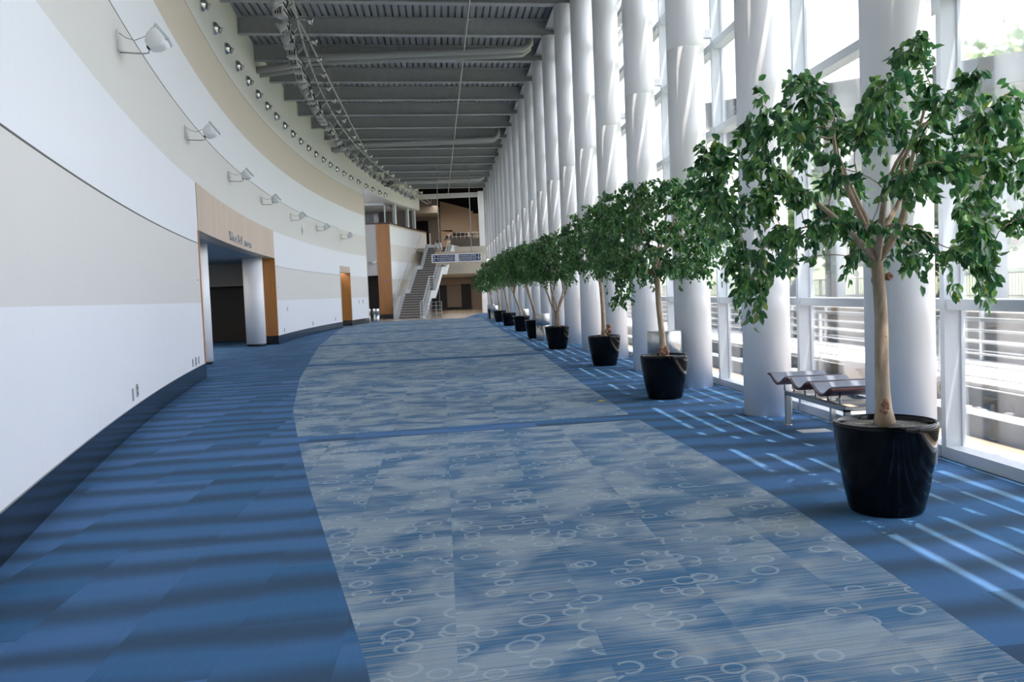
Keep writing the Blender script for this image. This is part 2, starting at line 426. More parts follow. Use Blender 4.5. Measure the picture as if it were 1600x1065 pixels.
wall_strip('trim_1',YBACK,AY0,2.722,2.740,-.01,.004,M['joint'],kind='structure',label='dark joint line low on the curved wall before the alcove',cat='trim')
wall_strip('trim_2',AY1,DY0,2.725,2.737,-.01,.004,M['joint'],kind='structure',label='dark joint line between the alcove and the small door',cat='trim')
wall_strip('trim_3',YBACK,DY0,5.143,5.157,-.01,.004,M['joint'],kind='structure',label='dark joint line halfway up the curved wall',cat='trim')
wall_strip('trim_4',YBACK,WY1,7.577,7.588,-.01,.003,M['joint'],kind='structure',label='thin joint line under the lamp fascia',cat='trim')
wall_strip('baseboard_left',YBACK,AY0,0.0,0.30,-.01,.018,M['base'],kind='structure',label='glossy black baseboard along the near curved wall',cat='baseboard')
wall_strip('baseboard_middle',AY1,DY0,0.0,0.30,-.01,.018,M['base'],kind='structure',label='glossy black baseboard between alcove and small door',cat='baseboard')
wall_strip('baseboard_far',DY1,WY1,0.0,0.30,-.01,.018,M['base'],kind='structure',label='glossy black baseboard beyond the small door',cat='baseboard')
hd=wall_strip('trim_5',AY0,AY1,3.0,3.957,-TH,.02,M['woodlight'],kind='structure',label='pale wood header over the wide alcove opening',cat='trim')
wall_strip('trim_6',DY0,DY1,2.88,3.21,-TH,.015,M['woodlight'],kind='structure',label='pale wood header over the small door',cat='trim')
wall_strip('trim_7',AY0-.07,AY0+.02,0.30,3.0,-.30,.018,M['woodorange'],kind='structure',label='thin wood edge on the near side of the alcove',cat='trim')
wall_strip('trim_8',AY1-.02,AY1+.10,0.30,3.0,-.42,.016,M['woodorange'],kind='structure',label='orange wood jamb on the far side of the alcove',cat='trim')
wall_strip('trim_9',AY1-.025,AY1+.10,0.0,0.30,-.42,.02,M['base'],kind='structure',label='black foot of the far alcove jamb',cat='trim')
wall_strip('trim_10',DY0-.08,DY0+.02,0.30,2.9,-.28,.016,M['woodlight'],kind='structure',label='thin wood edge on the near side of the small door',cat='trim')
wall_strip('trim_11',DY1-.02,DY1+.10,0.30,2.9,-.55,.016,M['woodorange'],kind='structure',label='orange wood jamb of the small door',cat='trim')
wall_strip('trim_12',DY1-.025,DY1+.10,0.0,0.30,-.55,.02,M['base'],kind='structure',label='black foot of the small door jamb',cat='trim')
wall_strip('trim_13',WY1,WY1+.10,0.0,7.95,-.30,.012,M['woodlight'],kind='structure',label='tall wood edge where the curved wall ends',cat='trim')
# back of the small doorway
b=MB(); b.box((-6.6,DY0-.3,0),(-5.62,DY1+.05,2.9)); 
door=b.build('door_1',M['beige'],label='grey-beige door set back in the small wood-framed opening',cat='door',kind='structure')
# alcove room
b=MB(); b.box((-13,AY0-.6,3.0),(-5.6,37.0,3.12)); 
# the alcove ceiling follows the curve of the header
rows=[]
b=MB()
n=18
for i in range(n+1):
    a=wang(AY0+(AY1-AY0)*i/n); p=wp(a,3.01,WR+.02)
    rows.append([(p[0],p[1],3.01),(-13,p[1],3.01),(-13,p[1],3.15),(p[0],p[1],3.15)])
rows.append([(-6.05,37,3.01),(-13,37,3.01),(-13,37,3.15),(-6.05,37,3.15)])
b.grid(rows,0,closed=True,smooth=False,cap=True)
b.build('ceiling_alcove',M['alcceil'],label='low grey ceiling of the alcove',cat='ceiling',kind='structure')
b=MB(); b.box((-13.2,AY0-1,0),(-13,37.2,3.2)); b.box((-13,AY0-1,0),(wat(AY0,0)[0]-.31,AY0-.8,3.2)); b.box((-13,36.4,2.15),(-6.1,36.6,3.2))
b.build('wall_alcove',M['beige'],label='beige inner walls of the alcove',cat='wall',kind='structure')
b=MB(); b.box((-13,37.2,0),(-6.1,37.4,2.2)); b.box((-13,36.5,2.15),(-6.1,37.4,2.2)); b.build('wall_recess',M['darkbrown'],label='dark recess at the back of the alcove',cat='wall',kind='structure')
b=MB(); b.box((-6.80,33.9,.16),(-6.16,34.1,3.02)); b.build('wall_sign_return',M['beige'],label='beige return wall with the restroom sign',cat='wall',kind='structure')
b=MB(); b.box((-6.82,33.88,0),(-6.16,33.9,.18)); b.build('baseboard_alcove',M['base'],kind='structure',label='black baseboard under the restroom sign',cat='baseboard')
for (cx,cy,lab) in ((-6.38,31.85,'white round column standing in the alcove opening, farther one'),(-6.10,23.35,'white round column just inside the near side of the alcove')):
    r=0.33 if cy>30 else .34
    e=empty('alcove_column',(cx,cy,0),label=lab,cat='column',kind='structure',group='alcove columns')
    b=MB(); b.lathe([(r,.08),(r,3.02)],40,cap=True); b.build('shaft',M['col'],e)
    b=MB(); b.lathe([(r*.93,0),(r*.93,.09)],40,cap=True); b.build('plinth',M['base'],e)

# lettering over the alcove
e=empty('wall_lettering',label='small grey metal letters on the pale wood header',cat='lettering')
e.matrix_world=wframe(23.7,3.16,.03)
for body,x in (('West',23.75),('Ball',25.25),('room',26.45)):
    t=text_mesh('word',body,0.33,M['lettergrey'],e,.012); t.matrix_local=wframe(23.7,3.16,.03).inverted()@wframe(x,3.10,.035)@Matrix.Rotation(R(90),4,'X')@Matrix.Diagonal((1.75,1,1,1))

# ------------------------------------------------------------------ roof: deck, beams, end beam
dk=MB(); x0,x1=-7.2,4.30
xs=[]; x=x0
while x<x1: xs+= [(x,ZD),(x+.135,ZD),(x+.15,ZD+.07),(x+.19,ZD+.07)]; x+=.205
dk.grid([[(q,YBACK,z) for q,z in xs],[(q,YEND+.4,z) for q,z in xs]],0,smooth=False)
dk.quad([(x0-1,YBACK,ZD+.2),(x0-1,YEND+.4,ZD+.2),(x1,YEND+.4,ZD+.2),(x1,YBACK,ZD+.2)],0)
dk.build('ceiling',M['deck'],label='grey ribbed metal roof deck',cat='ceiling',kind='structure')
SKW=0.096
def ibeam(y,i):
    mb=MB()
    xl=-6.1 if y>8 else -4.4
    xl=max(-6.2, wat(min(max(y-.8,YBACK+.01),WY1),9)[0]-.25) if y<WY1 else -6.2
    if y>56: xl=-1.9-(70.7-y)*.245
    def bx(h,z0,z1):
        a=[(xl,y-SKW*(COLX-xl)-h,z0),(COLX+.25,y+.02-h,z0),(COLX+.25,y+.02+h,z0),(xl,y-SKW*(COLX-xl)+h,z0)]
        top=[(p[0],p[1],z1) for p in a]
        mb.grid([a,top],0,closed=True,smooth=False,cap=True)
    bx(.012,ZB+.02,ZD); bx(.13,ZB,ZB+.03); bx(.13,ZD-.03,ZD-.001)
    o=mb.build('ceiling_beam',M['steel'],kind='structure',group='roof beams',cat='beam',label='grey steel roof beam, %s from the stair end'%ordn(i))
ysb=[10.15+3.05*k for k in range(-3,20)]
for i,yb in enumerate(reversed(ysb)): ibeam(yb,i+1)
b=MB(); b.box((COLX-.16,YBACK,ZB+.18),(COLX+.16,YEND,ZB+.22)); b.box((COLX-.02,YBACK,ZB+.2),(COLX+.02,YEND,ZD-.01))
b.box((3.98,YBACK,9.3),(4.22,YEND,ZD+.2))
b.build('ceiling_edge_girder',M['steel'],kind='structure',label='grey steel girder along the tops of the columns',cat='beam')
b=MB(); b.bar((-2.2,YEND-.3,8.97),(3.9,YEND+.25,9.09),.35,.34); b.build('ceiling_end_beam',M['fascia'],kind='structure',label='white beam closing the far end of the roof',cat='beam')
# wall behind the camera so the hall is a room
b=MB(); b.box((-8,YBACK-.2,0),(4.6,YBACK,10)); b.build('wall_back',M['cream'],kind='structure',label='cream wall behind the viewer',cat='wall')

# ------------------------------------------------------------------ columns
cb=MB(); cb.lathe([(COLR,0),(COLR,2.435),(COLR-.003,2.44),(COLR-.003,2.445),(COLR,2.45),(COLR,4.88),(COLR-.003,4.885),(COLR-.003,4.89),(COLR,4.895),(COLR,ZB)],48,cap=True)
c0=cb.build('column',M['col'])
for i,yc in enumerate(COLY):
    o=c0 if i==0 else c0.copy()
    if i: C.objects.link(o)
    o.location=(COLX,yc,0)
    tag(o,'tall white round column by the windows, %s from the camera end of the row'%ordn(i+1),'column','window columns','structure')

# ------------------------------------------------------------------ window wall
GX0,GX1=4.07,4.24                                   # room face and glass line
TRZ=[(1.215,1.30),(3.69,3.785),(4.92,5.03),(6.15,6.26),(7.38,7.49),(8.6,8.71)]
MY=[7.16+3.05*k for k in range(-2,22)]
b=MB(); b.box((GX0,YBACK,0),(GX1+.1,MY[0],ZD+.2)); b.build('wall_light_block',M['cream'],kind='structure',label='unseen solid wall beside the viewer, added to cut light before the windows',cat='wall')  # solid stretch added out of view to dim light on the near wall
for i,(a,bb) in enumerate(zip(MY,MY[1:])):
    f=MB()
    f.box((GX0,a,0.0),(GX1,a+.07,ZD))               # mullion on the near side of the bay
    f.box((GX0-.01,a+.07,0.0),(GX1+.03,bb,.095))    # sill
    for z0,z1 in TRZ: f.box((GX0+.02,a+.07,z0),(GX1+.01,bb,z1))
    f.box((GX1-.035,a+.07,.095),(GX1-.005,a+.085,ZD)); f.box((GX1-.035,bb-.015,.095),(GX1-.005,bb,ZD))
    o=f.build('window_%d'%(i+1),M['frame'],kind='structure',cat='window',group='window bays',label='white framed window bay, %s from the camera end'%ordn(i+1))
    g=MB(); zz=[.095]+[q for t_ in TRZ for q in t_]+[ZD]
    for z0,z1 in zip(zz[::2],zz[1::2]): g.box((GX1-.022,a+.08,z0),(GX1-.014,bb-.01,z1))
    g.build('pane',M['glass'],o)

# fascia with the lamps runs on along the same curve over the office, the stair wall below it
wf=MB(); wall_piece(WY1,70.6,7.98,9.85,wf,'fascia')
wf.build('wall_fascia',[M[k] for k in WM],kind='structure',label='off-white fascia running on above the office windows',cat='wall')

# ------------------------------------------------------------------ wall lamps (silver bowls) on the fascia
def wall_spot():
    e=empty('wall_lamp')
    b=MB(); prof=[(0.155,0.0),(0.158,.02)]+[(0.155*math.cos(t),.02+.125*math.sin(t)) for t in [k*R(90)/7 for k in range(1,7)]]
    b.lathe(prof,24,0,Matrix.Rotation(R(-90),4,'X'),cap=True)        # axis along +y (out of the wall)
    b.build('bowl',M['chrome'],e)
    b=MB(); m=Matrix.Translation((0,.10,-.02))@Matrix.Rotation(R(-118),4,'X')
    b.lathe([(.085,0),(.075,.075),(.082,.08),(.082,.095)],18,0,m,cap=True); b.build('snout',M['chrome'],e)
    return e
proto=wall_spot()
SPY=[21.6+1.84*k-.2 for k in range(-3,10)]+[37.9,39.7,41.5,43.3,45.05,46.8,48.5,50.2,52.0,53.9,56.0,57.8,59.6,61.1]
SPY=[y for y in SPY if y>20.5]
for i,yy in enumerate(sorted(SPY)):
    o=proto if i==0 else copy_tree(proto)
    o.matrix_world=wframe(yy,8.22,0.0)
    tag(o,'silver bowl lamp on the fascia above the curved wall, %s from the camera end'%ordn(i+1),'wall lamp','bowl lamps on the fascia')

# ------------------------------------------------------------------ bracket lamps on the curved wall
def bracket_lamp():
    e=empty('bracket_lamp')
    b=MB(); b.box((-.07,0,-.10),(.07,.025,.14)); bevel(b.build('wall_plate',M['fascia'],e),.006)
    b=MB(); b.tube([(0,.02,-.12),(0,.30,-.13),(0,.36,-.12),(0,.37,-.06)],.010,8); b.build('arm',M['lampgrey'],e)
    b=MB(); b.tube([(0,.02,.12),(0,.10,.06),(0,.20,.03),(0,.30,.07),(0,.36,.10)],.005,6); b.build('cable',M['lampgrey'],e)
    b=MB(); b.tube([(-.035,.37,-.05),(.035,.37,-.05)],.030,12); b.build('knob',M['black'],e)
    # head: rounded white shell tilted towards the wall band above, glass face looking outwards
    m=Matrix.Translation((0,.46,.035))@Matrix.Rotation(R(38),4,'X')
    b=MB(); rows=[]
    for s,k in ((-.13,.0),(-.12,.35),(-.05,.85),(.02,1.0),(.09,1.0)):
        w=.07+.12*k; h=.04+.085*k
        rows.append([m@Vector((w*math.copysign(abs(math.cos(t))**.5,math.cos(t)),s,h*math.copysign(abs(math.sin(t))**.5,math.sin(t)))) for t in [2*math.pi*q/24 for q in range(24)]])
    b.grid(rows,0,closed=True,cap=True); b.build('shell',M['lampwhite'],e)
    b=MB(); b.box((-.185,.09,-.12),(.185,.125,.12),0,m); bevel(b.build('glass_front',M['lampface'],e),.01)
    return e
proto=bracket_lamp()
for i,yy in enumerate((11.83,18.12,24.38,30.4,36.7,42.75,48.95)):
    o=proto if i==0 else copy_tree(proto)
    o.matrix_world=wframe(yy,4.77,0.0)
    tag(o,'white bracket lamp on an arm on the curved wall, %s from the camera end'%ordn(i+1),'wall lamp','bracket lamps on the curved wall')
# bowl sconce near the wood edge
e=empty('bowl_sconce',label='white half-bowl sconce on the grey wall beside the wood panel',cat='wall lamp')
e.location=(-4.62,63.6,3.95)
b=MB(); b.lathe([(.02,-.20),(.10,-.19),(.20,-.12),(.27,-.02),(.29,.04),(.27,.04),(.05,.0)],24); b.build('bowl',M['lampwhite'],e)
b=MB(); b.box((-.05,.2,-.12),(.05,.42,.02)); b.build('bracket',M['lampwhite'],e)

# ------------------------------------------------------------------ small plates on the wall
def plate(name,y,z,w,h,m,label,cat,slots=0,group=None):
    e=empty(name,label=label,cat=cat,group=group); e.matrix_world=wframe(y,z,0)
    b=MB(); b.box((-w/2,-.005,-h/2),(w/2,.012,h/2)); bevel(b.build('cover',m,e),.003)
    if slots:
        b=MB()
        for k in range(slots):
            zc=(k-(slots-1)/2)*h*.42; b.box((-w*.28,.011,zc-h*.13),(w*.28,.015,zc+h*.13))
        b.build('socket',M['black'],e)
    return e
plate('wall_outlet',11.35,.44,.09,.15,M['plate'],'blank grey cover plate low on the near curved wall','outlet plate')
plate('wall_outlet',11.68,.46,.11,.16,M['lampgrey'],'grey socket plate with dark slots low on the near curved wall','outlet plate',2)
plate('wall_outlet',17.35,.42,.10,.14,M['plate'],'blank grey cover plate low beside the alcove wood edge','outlet plate')
plate('wall_outlet',17.75,.42,.12,.17,M['lampgrey'],'grey socket plate with dark slots low beside the alcove','outlet plate',2)
plate('wall_outlet',18.15,.42,.10,.14,M['plate'],'grey cover plate low on the wall, closest to the alcove edge','outlet plate')
plate('fire_strobe',18.55,1.98,.10,.14,M['lampwhite'],'small white alarm box on the cream band beside the alcove','alarm box',1)
plate('fire_strobe',33.0,2.0,.10,.16,M['lampwhite'],'small white alarm box just past the orange alcove jamb','alarm box',1)
plate('wall_switch',34.85,1.2,.10,.16,M['lampgrey'],'small grey switch plate on the white band past the alcove','switch plate',1)
plate('wall_outlet',33.9,.44,.10,.16,M['lampgrey'],'grey socket plate low on the wall past the alcove','outlet plate',2)
plate('wall_outlet',34.5,.44,.10,.16,M['lampwhite'],'white cover plate low on the wall past the alcove','outlet plate')
plate('wall_outlet',40.7,.46,.14,.18,M['lampgrey'],'grey socket plate low midway between alcove and small door','outlet plate',2)
plate('wall_outlet',46.4,.50,.14,.18,M['lampgrey'],'grey socket plate low just before the small door','outlet plate',2)
plate('fire_strobe',46.45,2.04,.10,.18,M['lampwhite'],'small white alarm box just before the small door','alarm box')
plate('wall_switch',52.8,1.29,.12,.20,M['lampgrey'],'pale switch plate past the small door, the one closer to the door','switch plate',1)
plate('wall_switch',53.85,1.29,.16,.24,M['plate'],'dark switch plate past the small door, the one closer to the wall end','switch plate',1)
plate('wall_outlet',52.8,.42,.14,.16,M['lampwhite'],'white socket plate low past the small door','outlet plate')
plate('wall_speaker',39.5,4.66,.16,.26,M['lampwhite'],'small white box high on the wall, upper of a pair','wall box')
plate('wall_speaker',39.2,4.40,.20,.30,M['lampgrey'],'small pale box high on the wall, lower of a pair','wall box',1)
plate('wall_thermostat',30.5,4.30,.07,.28,M['lampwhite'],'narrow white box hanging under the fourth bracket lamp','wall box')

# restroom sign in the alcove
e=empty('restroom_sign',(-6.35,33.895,1.56),label='grey restroom sign with dark frame and pictograms in the alcove',cat='sign')
b=MB(); b.box((-.17,-.02,-.17),(.17,0,.17)); b.build('backing',M['lampgrey'],e)
b=MB()
for q in ((-.18,-.18,.18,-.15),(-.18,.15,.18,.18),(-.18,-.18,-.15,.18)): b.box((q[0],-.03,q[1]),(q[2],.0,q[3]))
b.build('frame',M['navy'],e)
for px in (-.08,.06):
    b=MB()
    b.box((px-.025,-.025,-.03),(px+.025,-.02,.05)); b.box((px-.022,-.025,-.10),(px-.004,-.02,-.03)); b.box((px+.004,-.025,-.10),(px+.022,-.02,-.03))
    b.lathe([(.0,0),(.02,.0),(.02,.005),(0,.005)],12,0,Matrix.Translation((px,-.02,.075))@Matrix.Rotation(R(90),4,'X'))
    b.build('pictogram',M['navy'],e)

# ------------------------------------------------------------------ lighting track on the same curve, and its spotlights
TZ,TOFF=8.33,1.88
def tw(y,z,off=TOFF): return wat(y,z,off)
e=empty('lighting_track',tuple(tw(35,TZ)),label='long curved two-rail lighting track hung below the roof',cat='lighting track')
iv=Matrix.Translation(-tw(35,TZ))
for off,z in ((TOFF+.13,TZ+.10),(TOFF-.13,TZ-.16)):
    b=MB(); b.tube([iv@tw(14+k*.75,z,off) for k in range(int((63.5-14)/.75)+1)],.028,8); b.build('rail',M['duct'],e)
for k in range(0,27):
    yy=14.5+k*1.85; b=MB(); b.bar(iv@tw(yy,TZ+.12,TOFF+.13),iv@tw(yy,TZ-.18,TOFF-.13),.05,.05)
    b.build('rung',M['duct'],e)
for k in range(0,9):
    yy=16+k*5.6; b=MB(); b.tube([iv@tw(yy,TZ+.1,TOFF+.13),iv@tw(yy,ZB+.2,TOFF+.1)],.012,6); b.build('hanger',M['steel'],e)
b=MB(); b.tube([iv@Vector(p) for p in (tw(62.3,TZ+.1,TOFF+.13),(-.6,64.8,8.02),(-.45,64.9,7.98),(-.45,64.9,8.2))],.02,6)
b.tube([iv@Vector(p) for p in (tw(62.3,TZ-.16,TOFF-.13),(-.75,64.8,7.9),(-.45,64.9,7.98))],.02,6); b.build('end_rail',M['duct'],e)
random.seed(5)
def spot_kind(kind):
    e=empty('stage_spotlight')
    if kind==0:      # boxy flood with yoke, clamp and slots
        b=MB(); b.box((-.15,-.11,-.34),(.15,.11,-.08)); b.box((-.11,-.16,-.30),(.11,-.11,-.12)); o=bevel(b.build('housing',M['lampgrey'],e),.02)
        b=MB(); 
        for q in range(4): b.box((-.10,-.168,-.29+q*.05),(.10,-.158,-.27+q*.05)); 
        for q in range(3): b.box((.148,-.08+q*.06,-.28),(.156,-.05+q*.06,-.14)); b.box((-.156,-.08+q*.06,-.28),(-.148,-.05+q*.06,-.14))
        b.build('vent',M['black'],e)
        b=MB(); b.bar((-.17,0,-.22),(-.17,0,.0),.03,.012); b.bar((.17,0,-.22),(.17,0,.0),.03,.012); b.bar((-.17,0,0),(.17,0,0),.03,.012); b.tube([(0,0,0),(0,0,.10)],.03,8); b.build('yoke',M['lampgrey'],e)
        b=MB(); b.tube([(.1,.1,-.12),(.18,.18,-.30),(.05,.20,-.36),(-.08,.12,-.2),(0,0,.05)],.014,6); b.build('cable',M['black'],e)
    elif kind==1:    # short can with flared front
        m=Matrix.Translation((0,0,-.22))@Matrix.Rotation(R(115),4,'X')
        b=MB(); b.lathe([(.06,-.16),(.10,-.12),(.105,.08),(.14,.15),(.13,.15),(.095,.07)],16,0,m,cap=False); b.build('housing',M['lampgrey'],e)
        b=MB(); b.lathe([(0.001,.06),(.10,.06)],16,0,m); b.lathe([(0.001,-.16),(.06,-.16)],16,0,m); b.build('lens',M['black'],e)
        b=MB(); b.bar((-.13,0,-.22),(-.13,0,.0),.03,.012); b.bar((.13,0,-.22),(.13,0,.0),.03,.012); b.bar((-.13,0,0),(.13,0,0),.03,.012); b.tube([(0,0,0),(0,0,.10)],.03,8); b.build('yoke',M['lampgrey'],e)
        b=MB(); b.tube([(-.06,.12,-.16),(-.2,.2,-.26),(-.12,.16,-.38),(0,.05,-.1)],.014,6); b.build('cable',M['black'],e)
    else:            # small bright pin lamp on a side stem
        b=MB(); b.tube([(0,0,0),(0,.30,-.04)],.018,8); b.build('stem',M['lampgrey'],e)
        m=Matrix.Translation((0,.30,-.04))@Matrix.Rotation(R(-100),4,'X')
        b=MB(); b.lathe([(.03,-.02),(.05,.0),(.09,.12),(.085,.13),(.01,.06)],14,0,m); b.build('shade',M['chrome'],e)
    return e
protos=[spot_kind(k) for k in (0,1,2)]; used=[False]*3
names=['grey box floodlight under the curved track','flared can spotlight under the curved track','small pin lamp beside the curved track']
cnt=[0,0,0]
seq=[]
yy=20.3
while yy<62.5:
    seq.append((yy,random.choice((0,0,1)))); yy+=random.uniform(.65,1.1) if yy<36 else random.uniform(1.0,1.6)
yy=21.0
while yy<62:
    seq.append((yy,2)); yy+=1.85
seq.sort()
for yy,k in seq:
    o=protos[k] if not used[k] else copy_tree(protos[k]); used[k]=True; cnt[k]+=1
    m=wframe(yy,TZ-.14,TOFF-.12)
    if k==2: m=wframe(yy,TZ+.02,TOFF+.10)
    o.matrix_world=m@Matrix.Rotation(R(random.uniform(-30,30) if k<2 else 0),4,'Z')@Matrix.Rotation(R(random.uniform(-15,15) if k<2 else 0),4,'Y')
    tag(o,names[k]+', %s from the camera end'%ordn(cnt[k]),'spotlight',('box floodlights','can spotlights','pin lamps')[k]+' on the curved track')
# a black long-nosed projector near the far end
e=empty('profile_projector',label='long black profile projector under the far end of the curved track',cat='spotlight')
e.matrix_world=wframe(53.6,TZ-.38,TOFF-.15)@Matrix.Rotation(R(58),4,'Z')@Matrix.Rotation(R(8),4,'Y')
b=MB(); b.lathe([(.10,-.15),(.13,-.10),(.12,.25),(.08,.30),(.085,.75),(.12,.78),(.12,.92)],16,0,Matrix.Rotation(R(-90),4,'X'),cap=True); b.build('barrel',M['black'],e)
b=MB(); b.bar((-.14,.1,0),(-.14,.1,.26),.03,.02); b.bar((.14,.1,0),(.14,.1,.26),.03,.02); b.bar((-.14,.1,.26),(.14,.1,.26),.03,.02); b.build('yoke',M['black'],e)
# straight conduits under the roof
for nm,pts,r,lab in (('roof_conduit',[(-3.46,12,9.0),(-3.6,51.5,9.0)],.030,'straight grey conduit under the roof over the curved track'),
                     ('roof_conduit',[(1.16,8,9.22),(.84,70.4,9.22)],.025,'thin straight conduit along the middle of the roof')):
    e=empty(nm,pts[0],label=lab,cat='conduit'); o=Vector(pts[0])
    b=MB(); b.tube([Vector(p)-o for p in pts],r,8); b.build('tube',M['duct'],e)
    b=MB(); n=14
    for k in range(n):
        p=Vector(pts[0]).lerp(Vector(pts[1]),(k+.5)/n)-o; b.tube([p,(p.x,p.y,ZD-o.z)],.008,5)
    b.build('hanger',M['steel'],e,kind='stuff')
# paired drain pipes crossing under the beams
def pipes(y,first,lab):
    e=empty('roof_pipe_pair',(-5.9,y,9.0),label=lab,cat='pipe')
    for dy,r in ((0,.115),(.62,.105)):
        P=[(-.35,dy+.5,.05),(1.25,dy-.05,.10),(1.75,dy-.55,.18),(2.2,dy-.62,.20),(8.3,dy-1.05,.20),(8.85,dy-1.10,.22),(9.05,dy-1.12,.35),(9.08,dy-1.12,.75)]
        b=MB(); b.tube(P,r,14); b.build('pipe',M['duct'],e)
    b=MB()
    for k in range(6):
        for dy in (0,.62): b.tube([(2.6+k*1.1,dy-.65-k*.08,.2),(2.6+k*1.1,dy-.65-k*.08,.78)],.012,5)
    b.build('hanger',M['steel'],e)
pipes(30.6,0,'pair of grey pipes crossing under the roof nearer the camera')
pipes(47.4,1,'pair of grey pipes crossing under the roof halfway down the hall')
pipes(63.3,1,'pair of grey pipes crossing under the roof near the stairs')

# ------------------------------------------------------------------ hanging sign
e=empty('hanging_sign',(1.05,58,3.777),label='long white and navy direction sign hanging on two rods before the stairs',cat='sign')
b=MB(); b.box((-1.58,-.06,-.27),(1.58,.06,.27)); bevel(b.build('board',M['signwhite'],e),.006)
b=MB(); b.box((-1.36,-.05,.27),(1.36,.05,.40)); b.build('top_rail',M['woodlight'],e)
b=MB(); b.box((-1.33,-.05,-.40),(1.37,.05,-.27)); b.build('bottom_rail',M['woodlight'],e)
for x0,x1 in ((-1.50,-.12),(.13,1.50)):
    for z0,z1 in ((.02,.215),(-.205,-.01)):
        b=MB(); b.box((x0,-.072,z0),(x1,-.058,z1)); b.build('name_panel',M['navy'],e)
for body,x,z,al in (('TO ADMINISTRATION',-1.24,.068,'LEFT'),('TO MEETING ROOMS 1-5',-1.24,-.157,'LEFT'),('CONVENTION CENTER',1.22,.068,'RIGHT'),('MEETING ROOMS 7 & 8',1.22,-.157,'RIGHT')):
    t=text_mesh('lettering',body,.135,M['signtext'],e,.003,al); t.location=(x,-.075,z); t.rotation_euler=(R(90),0,0)
    t.scale=(.78,1.1,1)
for x,z,rot in ((-1.39,.118,45),(-1.39,-.107,45),(1.385,.118,0),(1.385,-.107,0)):
    b=MB(); m=Matrix.Translation((x,-.074,z))@Matrix.Rotation(R(-rot),4,'Y')
    b.box((-.013,-.004,-.07),(.013,0,.03),0,m); b.quad([m@Vector(p) for p in ((-.055,-.004,.01),(.055,-.004,.01),(0,-.004,.075))]); b.build('arrow',M['signtext'],e)
for x in (-1.05,.95):
    b=MB(); b.tube([(x,0,.40),(x,0,ZD-3.777+.03)],.022,8); b.build('rod',M['duct'],e)

# ------------------------------------------------------------------ bench
e=empty('three_seat_bench',(3.54,7.83,0),label='steel-framed bench with three wavy plywood seats beside a window column',cat='bench')
BL,BW=1.40,.48
for x in (0,BW):
    for yq in (0,BL):
        b=MB(); b.box((x-.025,yq-.025,.012),(x+.025,yq+.025,.34)); b.build('leg',M['benchm'],e)
        b=MB(); b.lathe([(.04,0),(.04,.012)],14,0,Matrix.Translation((x,yq,0)),cap=True); b.build('foot',M['benchm'],e)
    b=MB(); b.box((x-.025,0-.025,.32),(x+.025,BL+.025,.365)); b.build('rail',M['benchm'],e)
for yq in (0,.47,.93,BL):
    b=MB(); b.box((.025,yq-.02,.325),(BW-.025,yq+.02,.36)); b.build('cross_rail',M['benchm'],e)
PROF=[(0.0,.075),(.03,.076),(.07,.066),(.13,.035),(.19,.006),(.25,-.010),(.31,-.008),(.36,.012),(.41,.038),(.46,.060),(.50,.070),(.545,.062)]
for k in range(3):
    ytop=1.70-k*.545
    P=[(ytop-a,.455+z) for a,z in PROF]
    b=MB(); rows=[[(-.10,yy,z),(.50,yy,z),(.50,yy,z-.018),(-.10,yy,z-.018)] for yy,z in P]; b.grid(rows,0,closed=True,smooth=True,cap=True)
    st=b.build('seat',M['seatred'],e); md=st.modifiers.new('e','EDGE_SPLIT'); md.split_angle=R(50)
    b=MB(); rows=[[(-.092,yy,z+.001),(.492,yy,z+.001),(.485,yy,z+.012),(-.085,yy,z+.012)] for yy,z in P[2:-1]]; b.grid(rows,0,closed=True,smooth=True,cap=True)
    pd=b.build('pad',M['pad'],st); md=pd.modifiers.new('e','EDGE_SPLIT'); md.split_angle=R(50)
    b=MB()
    for x in (.04,.44):
        for yy in (ytop-.12,ytop-.38): b.tube([(x,yy,.345),(x,yy,.455)],.012,8)
    b.build('seat_post',M['benchm'],e)
b=MB(); b.box((3.485,8.70,0.0),(3.785,8.885,.006)); b.build('floor_box_cover',M['slab'],label='pale rectangular floor box cover on the carpet before the bench',cat='floor box')
for (x,y,lab) in ((2.05,12.0,'small dry leaf on the carpet left of the second tree'),(3.9,11.1,'small yellow leaf by the window sill')):
    b=MB(); 
    b.grid([[(x-.05,y-.02,.003),(x-.01,y+.03,.012)],[(x,y-.03,.006),(x+.02,y+.02,.018)],[(x+.05,y,.003),(x+.06,y+.015,.006)]],0)
    b.build('fallen_leaf',mat('dry_leaf',(.62,.50,.10),.8),label=lab,cat='leaf')

# ------------------------------------------------------------------ bins
def bin_():
    e=empty('waste_bin')
    b=MB(); b.lathe([(.20,.0),(.215,.02),(.215,.46)],32,cap=True); b.build('body',M['binm'],e)
    b=MB(); b.lathe([(.217,.465),(.217,.80),(.20,.81),(.15,.81)],32,cap=True); b.build('upper_shell',M['binm'],e)
    b=MB(); b.lathe([(.205,.458),(.205,.468)],32,cap=True); b.build('joint_ring',M['plate'],e)
    return e
proto=bin_()
for i,(x,y,lab) in enumerate(((3.02,27.55,'silver-white round bin beside the fifth tree pot from the camera'),(3.13,12.80,'wide satin round bin behind the second tree pot'),
    (3.22,36.3,'silver-white bin behind the sixth tree pot'),(2.78,49.0,'white bin just before the last tree pot'),(2.86,53.6,'white bin at the far end of the tree row'),
    (-4.05,56.3,'white bin by the wall end, the one closer to the stairs'),(-4.55,56.0,'white bin by the wall end, the one against the wood edge'))):
    o=proto if i==0 else copy_tree(proto); o.location=(x,y,0); tag(o,lab,'bin')
    if i==1: o.scale=(1.12,1.12,1.07)

